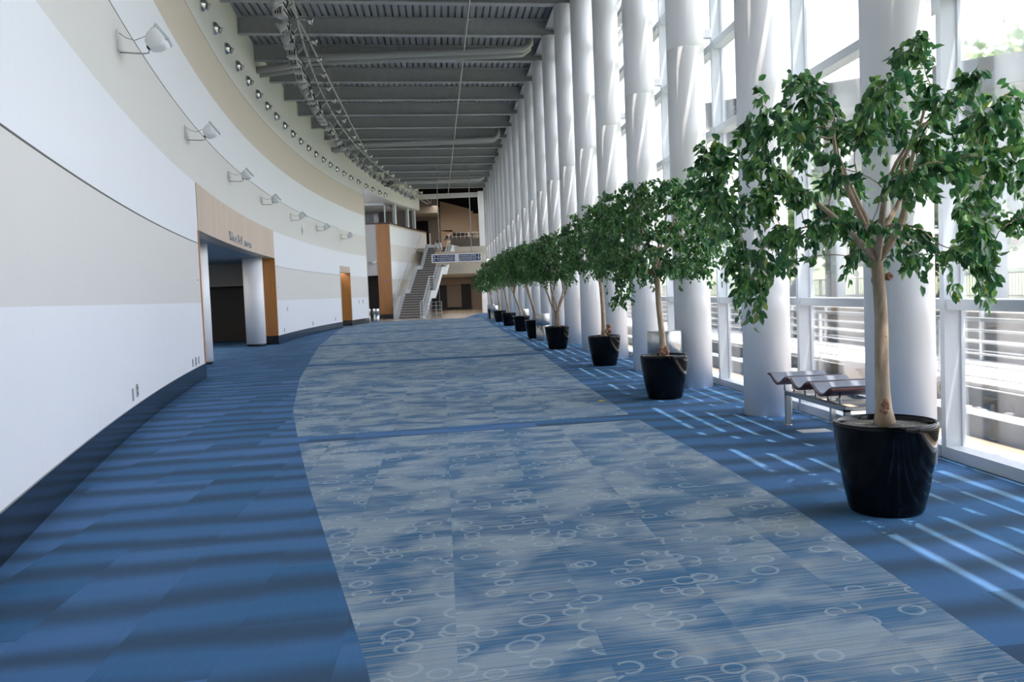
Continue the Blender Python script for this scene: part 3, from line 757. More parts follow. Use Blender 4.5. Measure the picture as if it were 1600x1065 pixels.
# small white boxes on the mullions
for i,(yy,z) in enumerate(((13.29,5.13),(16.34,5.13),(10.24,5.13),(19.39,5.13))):
    b=MB(); b.box((3.93,yy-.06,z-.06),(4.07,yy+.06,z+.06)); bevel(b.build('mullion_box',M['lampwhite'],label='small white box on a window mullion above the transom, %s from the camera end'%ordn([2,3,1,4][i]),cat='wall box'),.008)
e=empty('column_lamp',(3.28,64.4,3.75),label='small white lamp on a far column beside the hanging sign',cat='wall lamp')
b=MB(); b.lathe([(.10,-.13),(.17,-.10),(.17,.08),(.10,.13)],16,cap=True); b.build('shade',M['lampwhite'],e)
b=MB(); b.bar((0,0,0),(.15,.5,0),.05,.05); b.build('bracket',M['lampwhite'],e)


# ------------------------------------------------------------------ potted ficus trees
POT=[(.0,.0),(.205,.0),(.222,.008),(.232,.03),(.262,.16),(.290,.32),(.308,.46),(.317,.54),(.319,.565),(.314,.582),(.303,.585),(.296,.575),(.292,.54)]
def leaf_block(P,D,L,Wd,rng):
    """pointed, folded leaves: P base points, D directions, lengths L; returns vertices and faces"""
    n=len(P); D=D/np.linalg.norm(D,axis=1,keepdims=True)
    rnd=rng.normal(size=(n,3)); S=np.cross(D,rnd); S/=np.linalg.norm(S,axis=1,keepdims=True)+1e-9
    Nn=np.cross(S,D); L=L[:,None]; w=L*Wd
    b=P; t=P+D*L-Nn*L*.06
    l1=P+D*L*.30+S*w*.5+Nn*w*.22; l2=P+D*L*.66+S*w*.40+Nn*w*.16
    r1=P+D*L*.30-S*w*.5+Nn*w*.22; r2=P+D*L*.66-S*w*.40+Nn*w*.16
    V=np.stack([b,l1,l2,t,r2,r1],1).reshape(-1,3)
    i=np.arange(n)[:,None]*6
    Fq=np.concatenate([i+np.array([[0,3,2,1]]),i+np.array([[0,5,4,3]])],0)
    return V,Fq
def mesh_np(name,V,Fq,m,parent,smooth=True):
    me=bpy.data.meshes.new(name); me.from_pydata(V.tolist(),[],Fq.tolist()); me.materials.append(m)
    me.polygons.foreach_set('use_smooth',[smooth]*len(me.polygons)); me.update()
    o=bpy.data.objects.new(name,me); C.objects.link(o); o.parent=parent; return o
def incol(wx,wy,r=.285):
    k=round((wy-10.15)/3.05); return (wx-COLX)**2+(wy-(10.15+3.05*k))**2<r*r or wx>4.0
def ficus(x,y,seed,label,fork,top,cx,rx,ry,low,nleaf,leafL,base=(0,0),lean=(0,0),stems=1,trunk_r=.045,extra=None,knob=None,nodes=95,branchshow=1.0):
    rng=np.random.default_rng(seed)
    e=empty('potted_ficus',(x,y,0),label=label,cat='potted tree',group='potted ficus trees along the windows')
    b=MB(); b.lathe(POT,48); p=b.build('planter',M['pot'],e)
    b=MB(); 
    rr=[.296,.25,.18,.10,.04,.001]; rows=[]
    for r in rr: rows.append([(r*math.cos(t),r*math.sin(t),.548+.018*math.sin(3*t+seed)*(1-r/.3)+.012*(1-r/.3)+rng.uniform(-.004,.004)) for t in [2*math.pi*k/28 for k in range(28)]])
    b.grid(rows,0,closed=True); b.build('soil',M['soil'],p)
    forkp=np.array([lean[0],lean[1],fork]); bp=np.array([base[0],base[1],.54])
    segs=[]                                                  # (points, radii) of the wood
    skel=[]; rad=[]
    def curve(a,c,r0,r1,n=7,wob=.02,sag=0.0):
        a=np.array(a,float); c=np.array(c,float); L=np.linalg.norm(c-a); P=[]
        o1=rng.normal(size=3)*wob*L; o2=rng.normal(size=3)*wob*L
        for k in range(n):
            t=k/(n-1); q=a+(c-a)*t+o1*math.sin(math.pi*t)+o2*math.sin(2*math.pi*t)*.5; q[2]-=sag*L*math.sin(math.pi*t)*.5; P.append(q)
        segs.append((P,[r0+(r1-r0)*k/(n-1) for k in range(n)])); return P
    if stems==1:
        P=curve(bp,forkp,trunk_r*1.12,trunk_r*.88,10,.018)
        r_=segs[0][1]; r_[0]=trunk_r*1.75; r_[1]=trunk_r*1.2
        roots=[forkp]
    else:
        roots=[]
        for k in range(stems):
            a=2*math.pi*k/stems+.4; q=bp+np.array([.045*math.cos(a),.045*math.sin(a),0])
            f=forkp+np.array([.26*math.cos(a),.22*math.sin(a),rng.uniform(-.1,.12)])
            mid=forkp*.45+bp*.55+np.array([.05*math.cos(a+1),.05*math.sin(a+1),0])
            P=curve(q,mid,.030,.024,6,.03); P2=curve(mid,f,.024,.020,6,.04); roots.append(f)
    # crown points: an umbrella dome, thin below, clumped
    C0=np.array([cx[0],cx[1],(top+low)/2]); hz=(top-low)/2
    clumps=[]
    tries=0
    while len(clumps)<nodes and tries<20000:
        tries+=1
        d=rng.normal(size=3); d/=np.linalg.norm(d); s=rng.uniform(.45,1.0)**.6
        q=C0+d*np.array([rx,ry,hz])*s
        rad_h=math.hypot((q[0]-cx[0])/rx,(q[1]-cx[1])/ry)
        floorz=low+(.22-.22*rad_h)*hz*2
        if q[2]<floorz or incol(x+q[0],y+q[1],.36): continue
        if clumps and min(np.linalg.norm(q-c) for c in clumps)<.34*min(rx,hz)*(60/nodes)**.33: continue
        clumps.append(q)
    if extra is not None: clumps+= [np.array(q,float) for q in extra]
    # limbs towards spread directions, then each clump joins the closest wood
    pts=[]; prad=[]
    nl=max(5,7)
    for k in range(nl):
        a=2*math.pi*k/nl+rng.uniform(-.3,.3); ro=roots[k%len(roots)]
        el=rng.uniform(.25,.75) if k%3 else rng.uniform(.8,.98)
        tgt=C0+np.array([rx*.62*math.cos(a)*(1.1-el*.75),ry*.62*math.sin(a)*(1.1-el*.75),hz*(el*1.1-.55)])
        P=curve(ro,tgt,trunk_r*(.62 if stems==1 else .40),trunk_r*.20,8,.05)
        pts+=P; prad+=[trunk_r*(.5-.3*i/7) for i in range(8)]
    order=sorted(range(len(clumps)),key=lambda i:np.linalg.norm(clumps[i]-forkp))
    twigs=[]
    for i in order:
        q=clumps[i]; A=np.array(pts); dd=np.linalg.norm(A-q,axis=1)+np.maximum(0,A[:,2]-q[2])*.6
        j=int(np.argmin(dd)); r0=max(.0035,prad[j]*.62)
        P=curve(pts[j],q,r0,.0028,6,.07,-.12)
        twigs.append(P); pts+=P[1:]; prad+=[max(.003,r0*(1-.14*k)) for k in range(1,6)]
    wood=MB()
    for P,r in segs: wood.tube(P,r,9 if max(r)>.012 else 5)
    # trunk (first segment) separate from the branches
    tr=MB(); nt_=1 if stems==1 else stems*2
    for P,r in segs[:nt_]: tr.tube(P,r,14)
    t_o=tr.build('trunk',M['bark'],e)
    br=MB()
    for P,r in segs[nt_:]: br.tube(P,r,8 if max(r)>.012 else 5)
    br.build('branches',M['bark'],e)
    # leaves hang along the outer half of each twig and its side shoots
    per=max(8,int(nleaf/len(twigs))); PP=[];DD=[];LL=[]
    for P in twigs:
        P=np.array(P); end=P[-1]; dirn=P[-1]-P[2]; dirn/=np.linalg.norm(dirn)+1e-9
        ns=4
        shoots=[(P[2],end)]
        for s in range(ns):
            dv=dirn*rng.uniform(.2,1.0)+rng.normal(size=3)*.75; dv/=np.linalg.norm(dv); ln=rng.uniform(.10,.24)
            st=P[rng.integers(2,6)] if False else end-dirn*rng.uniform(0,.12)
            tip=st+dv*ln+np.array([0,0,-.05]); shoots.append((st,tip))
        for s in range(per):
            a,c=shoots[rng.integers(0,len(shoots))]; t=rng.uniform(.1,1.0)
            q=a+(c-a)*t; q=q+np.array([0,0,-.10*t*t*rng.uniform(0,1)])
            out=(c-a)/(np.linalg.norm(c-a)+1e-9)
            d=out*.55+rng.normal(size=3)*.55+np.array([0,0,-.95])
            if incol(x+q[0],y+q[1],.30): continue
            PP.append(q+rng.normal(size=3)*.012); DD.append(d); LL.append(leafL*rng.uniform(.65,1.15))
    V,Fq=leaf_block(np.array(PP),np.array(DD),np.array(LL),.56,rng)
    mesh_np('foliage',V,Fq,M['leaf'],e)
    if knob:
        for (kx,ky,kz,kr) in knob:
            kb=MB()
            for q in range(14):
                d=rng.normal(size=3); d/=np.linalg.norm(d); c=np.array([kx,ky,kz])+d*kr*.62
                rr=kr*rng.uniform(.35,.55); m=Matrix.Translation(c)
                kb.lathe([(0.001,-rr),(rr*.7,-rr*.7),(rr,0),(rr*.7,rr*.7),(0.001,rr)],8,0,m)
            kb.build('root_knob',M['nodule'],t_o)
    return e
def pl(n): return '%s potted ficus from the camera'%n
ficus(2.80,5.64,11,pl('first')+', large open crown and a tall knotted trunk',1.60,2.86,(.0,.0),1.16,1.05,1.42,8200,.072,base=(.0,0),lean=(-.035,0),trunk_r=.043,
      knob=[(-.02,-.04,.66,.035),(-.02,-.05,.70,.03),(-.02,-.03,1.13,.028),(.03,-.02,1.50,.028)],nodes=105,
      extra=[(-1.05,-.2,2.05),(-1.1,-.1,2.2),(-.95,-.2,1.62),(-.9,0,1.55),(.15,-.1,2.95),(.25,-.1,3.0),(-.5,-.1,2.72),(.9,0,2.55),(.6,-.2,1.55),(-.75,.1,1.48)])
ficus(2.93,12.03,12,pl('second')+', dense crown and a knobbly ball at the trunk foot',1.60,2.98,(-.08,.0),.92,.85,1.46,12000,.066,base=(-.0,0),lean=(-.06,0),trunk_r=.040,knob=[(0,-.02,.64,.075)],nodes=160,
      extra=[(-.62,-.1,1.42),(-.5,-.1,1.4),(.45,-.1,3.02),(.85,0,2.3)])
ficus(3.12,17.63,13,pl('third')+', slim straight trunk with a brown knob',1.76,3.15,(-.03,0),.82,.78,1.70,9000,.066,lean=(-.05,0),trunk_r=.042,knob=[(.08,-.03,.66,.075),(.10,-.03,.76,.05)],nodes=140)
ficus(2.90,23.2,14,pl('fourth')+', several stems fanning out from the pot',1.45,2.98,(-.03,0),.74,.70,1.66,9000,.068,stems=5,trunk_r=.05,nodes=140)
ficus(2.92,28.95,15,pl('fifth')+', twisting trunk behind a silver bin',1.65,3.05,(-.22,0),.66,.66,1.75,7500,.072,lean=(-.22,0),base=(.05,0),trunk_r=.045,nodes=120)
ficus(2.96,34.4,16,pl('sixth')+', forked trunk leaning towards the hall',1.40,3.20,(-.18,0),.72,.70,1.80,7000,.074,lean=(-.25,0),base=(.03,0),trunk_r=.045,nodes=120)
ficus(2.94,40.6,17,pl('seventh')+', leaning trunk and leafy crown',1.62,3.20,(-.22,0),.74,.72,1.72,6000,.078,lean=(-.16,0),base=(.02,0),trunk_r=.045,nodes=115)
ficus(2.92,46.5,18,pl('eighth')+', low fork under a rounded crown',1.45,3.30,(-.25,0),.78,.74,1.66,5500,.082,lean=(-.06,0),trunk_r=.045,nodes=115)
ficus(2.90,52.2,19,pl('ninth and last')+', beside white bins',1.35,2.95,(-.32,0),.82,.76,1.52,5000,.085,lean=(-.06,0),trunk_r=.045,nodes=110)

# ------------------------------------------------------------------ far end: stair wall, stairs, office, rear hall
def arc_wall(y0,y1,z0,z1,r,th,mb,bands=True,mi=0):
    n=max(1,int((y1-y0)/.7)); A=[wang(y0+(y1-y0)*i/n,r) for i in range(n+1)]
    def P(a,z,rr): return wp(a,z,rr)
    for a,b in zip(A,A[1:]):
        for (p,q,mn) in BANDS:
            lo,hi=max(p,z0),min(q,z1)
            if hi-lo<1e-4: continue
            k=WM.index(mn) if bands else mi
            mb.quad([P(a,lo,r),P(a,hi,r),P(b,hi,r),P(b,lo,r)],k,True); mb.quad([P(b,lo,r+th),P(b,hi,r+th),P(a,hi,r+th),P(a,lo,r+th)],k,True)
        mb.quad([P(a,z1,r),P(a,z1,r+th),P(b,z1,r+th),P(b,z1,r)],0); mb.quad([P(b,z0,r),P(b,z0,r+th),P(a,z0,r+th),P(a,z0,r)],0)
    for a in (A[0],A[-1]): mb.quad([P(a,z0,r),P(a,z0,r+th),P(a,z1,r+th),P(a,z1,r)],0)
RS=144.82
b=MB(); arc_wall(63.9,73.8,0.0,6.5,RS,.35,b); b.build('wall_stair',[M[k] for k in WM],kind='structure',label='banded white and cream wall rising beside the stairs',cat='wall')
b=MB(); rows=[]
for k in range(15):
    a=wang(63.82+(73.85-63.82)*k/14,RS); rows.append([wp(a,6.5,RS-.03),wp(a,6.5,RS+.36),wp(a,6.60,RS+.36),wp(a,6.60,RS-.03)])
b.grid(rows,0,closed=True,smooth=False,cap=True); b.box((-6.2,63.72,6.5),(-3.42,63.95,6.60))
b.build('trim_14',M['wooddark'],kind='structure',label='dark wood cap along the top of the stair wall',cat='trim')
b=MB(); b.box((-4.30,63.70,.30),(-3.43,63.9,6.5)); b.build('wall_wood_panel',M['woodorange'],kind='structure',label='tall orange wood panel at the corner of the stair wall',cat='wall')
b=MB(); b.box((-4.30,63.69,0),(-3.42,63.9,.30)); b.build('baseboard_panel',M['base'],kind='structure',label='black foot of the tall wood panel',cat='baseboard')
b=MB(); b.box((-6.4,63.74,3.0),(-4.30,63.9,6.5)); b.build('wall_passage_head',M['fascia'],kind='structure',label='grey-white wall over the dark passage beside the wood panel',cat='wall')
b=MB(); b.box((-6.4,67.5,0),(-3.6,67.7,3.0)); b.box((-6.5,WY1+.1,0),(-6.4,67.7,6.6)); b.box((-6.4,63.9,2.95),(-3.9,67.5,3.05)); b.build('wall_passage',M['darkbrown'],kind='structure',label='dark passage beside the tall wood panel',cat='wall')
b=MB(); b.box((-.13,-.015,-.10),(.13,.0,.10)); o=b.build('wall_sign',M['red'],label='small red and grey notice on the tall wood panel',cat='sign'); o.location=(-3.86,63.70,2.62)
b=MB(); b.box((-.10,-.02,.02),(.10,-.014,.06)); b.box((-.10,-.02,-.06),(.10,-.014,-.02)); b.build('notice_line',M['plate'],o)
# stairs
SB=Vector((-3.05,62.0,0)); SE=Vector((.2557,.9668,0)); SN=Vector((.9668,-.2557,0))
def sp(s,n,z): p=SB+SE*s+SN*n; return (p.x,p.y,z)
FL=[(.1,1.9,0,1.7),(1.9,3.0,1.7,1.7),(3.0,5.1,1.7,3.4),(5.1,6.4,3.4,3.4),(6.4,8.3,3.4,5.1),(8.3,10.5,5.1,5.1)]
st=empty('staircase',tuple(SB),label='straight grey staircase climbing in three flights beside the banded wall',cat='staircase')
ivs=Matrix.Translation(-SB)
SW=1.72
tr=MB()
for s0,s1,z0,z1 in FL:
    if z1==z0:
        P=[sp(s0,.12,z0),sp(s1,.12,z0),sp(s1,SW,z0),sp(s0,SW,z0)]
        tr.grid([[ivs@Vector(q) for q in P],[ivs@Vector((q[0],q[1],q[2]-.2)) for q in P]],0,closed=True,smooth=False,cap=True)
    else:
        n=10; dz=(z1-z0)/n; ds=(s1-s0)/n
        for k in range(n):
            zt=z0+(k+1)*dz; a=s0+k*ds
            P=[sp(a-.025,.12,zt),sp(a+ds+.02,.12,zt),sp(a+ds+.02,SW,zt),sp(a-.025,SW,zt)]
            tr.grid([[ivs@Vector(q) for q in P],[ivs@Vector((q[0],q[1],q[2]-.05)) for q in P]],0,closed=True,smooth=False,cap=True)
            P=[sp(a+.01,.12,zt-.05),sp(a+.03,.12,zt-.05),sp(a+.03,SW,zt-.05),sp(a+.01,SW,zt-.05)]
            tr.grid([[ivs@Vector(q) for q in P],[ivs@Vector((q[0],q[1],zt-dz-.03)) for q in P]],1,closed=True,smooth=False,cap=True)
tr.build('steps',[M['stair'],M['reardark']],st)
def stringer(n0,n1,up,dn,nm,smin=-.25):
    b=MB(); rows=[]
    pts=[(smin,-.02)]+[(a,c) for a,_,c,_ in FL]+[(FL[-1][1],5.1)]
    for s,z in pts:
        lo=max(0.0,z-dn) if s<1.2 else z-dn
        rows.append([ivs@Vector(sp(s,n0,lo)),ivs@Vector(sp(s,n1,lo)),ivs@Vector(sp(s,n1,z+up)),ivs@Vector(sp(s,n0,z+up))])
    b.grid(rows,0,closed=True,smooth=False,cap=True); return b.build(nm,M['stringer'],st)
stringer(-.10,.12,.27,.30,'stringer'); stringer(SW,SW+.22,.12,.42,'stringer',-.5)
# wall handrail and outer railing
hp=[(.05,.85),(1.95,2.72),(2.9,2.74),(5.2,4.52),(6.2,4.60),(8.6,6.30)]
b=MB(); b.tube([ivs@Vector(sp(s,-.28-.02*s,z)) for s,z in hp],.03,8); b.build('handrail',M['rail'],st)
rp=[(-.6,0),(.1,.1),(1.9,1.75),(3.0,1.75),(5.1,3.45),(6.4,3.45),(8.3,5.15)]
b=MB()
for h in (1.0,.82,.64,.46,.28): b.tube([ivs@Vector(sp(s,SW+.11,z+h+.05)) for s,z in rp],.024 if h>.9 else .012,6)
b.build('side_rail',M['rail'],st)
for s,z in rp[:-1]+[(1.0,.95),(4.0,2.6)]:
    b=MB(); b.bar(ivs@Vector(sp(s,SW+.11,z)),ivs@Vector(sp(s,SW+.11,z+1.05)),.05,.05); b.build('post',M['rail'],st)
# guard rail at the stair foot
g=empty('guard_rail',(-.55,58.65,0),label='short steel guard rail on the tile at the foot of the stairs',cat='railing')
for x in (-.53,-.18,.17,.52):
    b=MB(); b.box((x-.025,-.025,0),(x+.025,.025,1.08)); b.build('post',M['rail'],g)
for z in (1.06,.82,.58,.34):
    b=MB(); b.box((-.55,-.02,z-.015),(.55,.02,z+.015)); b.build('rail',M['rail'],g)
# office over the passage
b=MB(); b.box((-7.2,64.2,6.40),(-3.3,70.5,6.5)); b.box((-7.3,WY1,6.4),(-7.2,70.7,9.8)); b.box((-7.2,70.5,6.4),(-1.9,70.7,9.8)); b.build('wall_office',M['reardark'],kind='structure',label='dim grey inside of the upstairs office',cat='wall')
b=MB(); rows=[]
for k in range(16):
    yy=WY1+.1+(70.5-WY1-.1)*k/15; a=wang(yy); p=wp(a,7.97,WR+.05); rows.append([(p[0],yy,7.97),(-7.2,yy,7.97),(-7.2,yy,8.07),(p[0],yy,8.07)])
b.grid(rows,0,closed=True,smooth=False,cap=True); b.build('ceiling_office',M['fascia'],kind='structure',label='pale soffit under the fascia by the office',cat='ceiling')
f=MB()
def opost(yy,w=.12): 
    m=wframe(yy,6.6,-.42); f.box((-w,-.10,0),(w,.10,1.4),0,m)
for yy,w in ((65.2,.16),(68.6,.16),(70.4,.14)): opost(yy,w)
f.box((-6.4,64.02,7.82),(-3.6,64.10,7.97)); f.box((-3.72,64.02,6.6),(-3.62,64.10,7.97))
o=f.build('window_40',M['frame'],kind='structure',label='glazed corner of the upstairs office with white posts',cat='window')
g=MB(); g.box((-6.4,64.05,6.6),(-3.7,64.06,7.85)); 
for y0,y1 in ((64.1,65.1),(65.35,68.45),(68.75,70.3)):
    n=5; rows=[]
    for k in range(n+1):
        a=wang(y0+(y1-y0)*k/n); rows.append([wp(a,6.6,WR+.42),wp(a,6.6,WR+.43),wp(a,7.97,WR+.43),wp(a,7.97,WR+.42)])
    g.grid(rows,0,closed=True,smooth=False,cap=True)
g.build('pane',M['glass'],o)
# landing, balcony and rear hall
b=MB(); b.box((.05,70.2,3.05),(4.2,70.5,5.1)); b.box((-7,70.5,4.85),(4.2,92,5.1)); b.box((-.6,70.5,3.05),(4.2,90,3.15))
b.build('floor_upper',M['beige'],kind='structure',label='pale balcony edge and upper floor beyond the stairs',cat='floor')
b=MB(); b.box((3.10,70.55,0),(3.62,71.0,9.3)); b.build('wall_end_pier',M['col'],kind='structure',label='flat white pier ending the row of columns',cat='wall')
b=MB(); b.box((-3,90,0),(6,90.2,3.2)); b.box((-1,89.2,2.45),(6,90,3.06)); b.box((3.0,89.6,0),(6,90,2.5)); b.build('wall_rear',M['rear'],kind='structure',label='tan wall under the balcony at the far end',cat='wall')
b=MB(); b.box((-3,89.95,0),(6,90,.25)); b.build('baseboard_rear',M['base'],kind='structure',label='black baseboard of the far tan wall',cat='baseboard')
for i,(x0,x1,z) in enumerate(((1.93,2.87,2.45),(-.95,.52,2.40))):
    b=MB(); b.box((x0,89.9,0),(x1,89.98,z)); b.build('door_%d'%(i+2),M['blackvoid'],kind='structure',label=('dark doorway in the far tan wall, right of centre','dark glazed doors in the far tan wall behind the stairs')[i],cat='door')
b=MB(); b.box((-.23,89.86,0),(-.19,89.9,2.4)); b.build('trim_15',M['rail'],kind='structure',label='pale door edge between the dark far doors',cat='trim')
b=MB(); b.box((-.09,-.03,-.16),(.09,.0,.16)); o=b.build('wall_box',M['black'],label='small dark box on the far tan wall beside the dark doorway',cat='wall box'); o.location=(3.62,89.6,1.72)
b=MB(); b.box((.9,74,5.1),(3.7,74.15,5.95)); b.build('wall_parapet',M['reardark'],kind='structure',label='grey parapet on the upper floor',cat='wall')
g=empty('upper_railing',(2.3,77,5.1),label='thin metal railing on the upper floor behind the parapet',cat='railing')
for k in range(8):
    b=MB(); b.box((-1.2+k*.35-.02,-.02,0),(-1.2+k*.35+.02,.02,1.55)); b.build('post',M['rail'],g)
for z in (.7,.95,1.2,1.5):
    b=MB(); b.box((-1.22,-.015,z-.015),(1.27,.015,z+.015)); b.build('rail',M['rail'],g)
b=MB()
b.box((.2,90,5.1),(1.3,90.2,7.75)); b.box((3.0,90,5.1),(3.15,90.2,7.4)); b.box((3.4,90,5.1),(6,90.2,9.3))
b.grid([[(.2,90,7.7),(3.4,90,7.35),(3.4,90,9.55),(3.1,90,9.55),(3.1,90,9.75),(.2,90,10.6)],[(.2,90.2,7.7),(3.4,90.2,7.35),(3.4,90.2,9.55),(3.1,90.2,9.55),(3.1,90.2,9.75),(.2,90.2,10.6)]],0,closed=True,smooth=False,cap=True)
b.build('wall_rear_upper',M['rear'],kind='structure',label='tan stepped wall of the dim upper hall',cat='wall')
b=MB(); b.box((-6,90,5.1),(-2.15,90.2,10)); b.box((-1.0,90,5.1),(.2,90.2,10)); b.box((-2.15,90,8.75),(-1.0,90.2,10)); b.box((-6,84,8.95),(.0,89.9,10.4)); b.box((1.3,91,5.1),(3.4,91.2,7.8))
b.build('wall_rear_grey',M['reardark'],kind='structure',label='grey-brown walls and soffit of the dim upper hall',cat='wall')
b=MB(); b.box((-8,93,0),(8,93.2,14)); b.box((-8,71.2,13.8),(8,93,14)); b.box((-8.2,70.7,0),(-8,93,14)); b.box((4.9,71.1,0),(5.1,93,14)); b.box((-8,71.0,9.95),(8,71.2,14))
b.build('wall_dark_hall',M['blackvoid'],kind='structure',label='black shell closing the hall beyond the stairs, added to shut out sky light',cat='wall')  # black-coloured walls and roof, added to keep sky light out
b=MB(); b.box((-.04,-.04,0),(.04,.04,1.35)); o=b.build('landing_post',M['lampwhite'],label='white post at the top of the stairs',cat='post'); o.location=(-.72,74.2,5.1)

# ------------------------------------------------------------------ people
def person(x,y,z,face,label,top,legs,lean=0,carry=False,h=1.68,longhair=False,lift=0.0):
    e=empty('person',(x,y,z),R(face),label=label,cat='person')
    def skin_body(name,J,E,m,parent,lv=2):
        me=bpy.data.meshes.new(name); me.from_pydata([j[:3] for j in J],E,[]); o=bpy.data.objects.new(name,me); C.objects.link(o)
        sk=o.modifiers.new('s','SKIN'); sk.use_smooth_shade=True
        for i,j in enumerate(J): me.skin_vertices[0].data[i].radius=(j[3],j[4] if len(j)>4 else j[3])
        me.skin_vertices[0].data[0].use_root=True
        sb=o.modifiers.new('u','SUBSURF'); sb.levels=lv; sb.render_levels=lv
        dg=bpy.context.evaluated_depsgraph_get(); m2=bpy.data.meshes.new_from_object(o.evaluated_get(dg)); bpy.data.objects.remove(o)
        m2.materials.clear(); m2.materials.append(m); o=bpy.data.objects.new(name,m2); C.objects.link(o); o.parent=parent; return o
    k=h/1.7
    s=.14
    J=[(0,0,.92*k,.14,.11),(0,.01,1.12*k,.125,.09),(0,.0,1.34*k,.16,.10),(0,0,1.45*k,.06,.06),(0,-.01,1.53*k,.055,.06),(0,-.015,1.60*k,.085,.10),(0,-.01,1.68*k,.06,.07),
       (-.10,0,.84*k,.085),(-.11,-.05-lift,.48*k+lift*.6,.06),(-.11,.0-lift*.4,.08*k+lift*1.1,.042),(-.11,-.13-lift*.4,.035+lift*1.1,.038),
       (.10,0,.84*k,.085),(.11,-.02+s*.4,.48*k,.06),(.11,.06+s*.5,.08*k,.042),(.11,-.07+s*.5,.035,.038),
       (-.19,0,1.39*k,.06),(-.25,.05,1.12*k,.042),(-.24,-.10,.90*k,.034),(-.24,-.15,.84*k,.032),
       (.19,0,1.39*k,.06),(.27,.02,1.12*k,.042),(.33,-.14,.98*k,.034),(.34,-.20,.96*k,.032)]
    Ed=[(0,1),(1,2),(2,3),(3,4),(4,5),(5,6),(0,7),(7,8),(8,9),(9,10),(0,11),(11,12),(12,13),(13,14),(2,15),(15,16),(16,17),(17,18),(2,19),(19,20),(20,21),(21,22)]
    skin_body('body',J,Ed,M['skin'],e)
    g=.018
    JT=[J[0],J[1],J[2],(0,0,1.43*k,.07,.06),J[15],J[16],(J[17][0],J[17][1],J[17][2],.04),J[19],J[20],(J[21][0],J[21][1],J[21][2],.04)]
    JT=[(a[0],a[1],a[2],a[3]+g,(a[4] if len(a)>4 else a[3])+g) for a in JT]
    skin_body('shirt',JT,[(0,1),(1,2),(2,3),(2,4),(4,5),(5,6),(2,7),(7,8),(8,9)],M[top],e)
    JL=[J[0],J[7],J[8],J[9],J[11],J[12],J[13]]; JL=[(a[0],a[1],a[2],a[3]+g,(a[4] if len(a)>4 else a[3])+g) for a in JL]
    skin_body('trousers',JL,[(0,1),(1,2),(2,3),(0,4),(4,5),(5,6)],M[legs],e)
    JH=[(0,.015,1.66*k,.095,.10),(0,.05,1.58*k,.085,.07)]+([(0,.085,1.44*k,.085,.04)] if longhair else [])
    skin_body('hair',JH,[(i,i+1) for i in range(len(JH)-1)],M['hair'],e)
    b=MB(); b.lathe([(.001,-.012),(.012,-.006),(.012,.006),(.001,.012)],8,0,Matrix.Translation((0,-.115,1.585*k))); b.build('nose',M['skin'],e)
    return e
person(-.10,68.9,3.96,165,'person with dark hair in a pale loose top at the stair head','shirt','trouser',longhair=True)
person(.80,78.2,5.1,200,'person in a dark top and pale trousers walking behind the upper railing','darkcloth','trouser',lift=.08)
person(2.55,79.5,5.1,10,'person in dark clothes standing behind the upper railing','darkcloth','darkcloth')

# ------------------------------------------------------------------ outside
b=MB(); b.quad([(4.2,-60,-.32),(140,-60,-.32),(140,190,-.32),(4.2,190,-.32)]); b.quad([(5.2,94,-.3),(-80,94,-.3),(-80,190,-.3),(5.2,190,-.3)]); b.build('ground',M['slab'],kind='structure',label='pale ground outside the windows',cat='ground')
b=MB(); b.box((4.25,-12,-.3),(5.10,80,-.08)); b.build('path_outside',M['walk'],kind='structure',label='tan paving strip along the outside of the windows',cat='path')
b=MB(); b.box((5.10,-12,-.3),(5.36,80,.13)); b.build('planter_curb',M['concrete'],kind='structure',label='low concrete planter curb outside the windows',cat='wall')
b=MB(); b.grid([[(5.34,-12,.09),(5.34,80,.09)],[(5.8,-12,.02),(5.8,80,.02)],[(6.29,-12,-.12),(6.29,80,-.12)]]); b.build('planter_gravel',M['gravel'],kind='stuff',label='brown gravel bed between curb and concrete wall',cat='gravel')
random.seed(3)
for k in range(60):
    yy=5.0+k*.22+random.uniform(-.1,.1); xx=random.uniform(5.6,6.1); r=random.uniform(.03,.065)
    b=MB(); n=7
    b.lathe([(.001,-r*.5),(r*.8,-r*.35),(r,0),(r*.75,r*.4),(.001,r*.55)],9,0,Matrix.Rotation(random.uniform(0,3),4,'Z')@Matrix.Diagonal((1.2,.8,.8,1)))
    o=b.build('planter_stone',M['slab'],label='pale stone lying in the gravel bed outside the windows',cat='stone',group='stones in the gravel bed'); o.location=(xx,yy,.07-(xx-5.4)*.19+r*.35); o['label']+=', %s from the camera end'%ordn(k+1)
b=MB(); b.box((6.30,-12,-.3),(6.52,80,.17)); b.build('wall_outside',M['concrete'],kind='structure',label='grey concrete wall behind the gravel bed',cat='wall')
b=MB(); b.box((6.26,-12,.17),(8.0,80,.21)); b.build('terrace',M['slab'],kind='structure',label='bright white terrace walkway outside',cat='path')
b=MB(); b.box((8.0,-12,-.3),(8.35,80,.92)); b.build('wall_stone',M['stone'],kind='structure',label='stacked stone retaining wall behind the terrace',cat='wall')
gr=MB(); rows=[]
for x,z in ((8.3,.86),(14,.88),(22,1.6),(34,3.0),(60,6.2),(110,9)): rows.append([(x,yy,z+.25*math.sin(yy*.13+x*.2)*(x>15)) for yy in range(-50,190,8)])
gr.grid(rows); gr.build('lawn',M['grass'],kind='structure',label='green lawn rising behind the stone wall',cat='lawn')
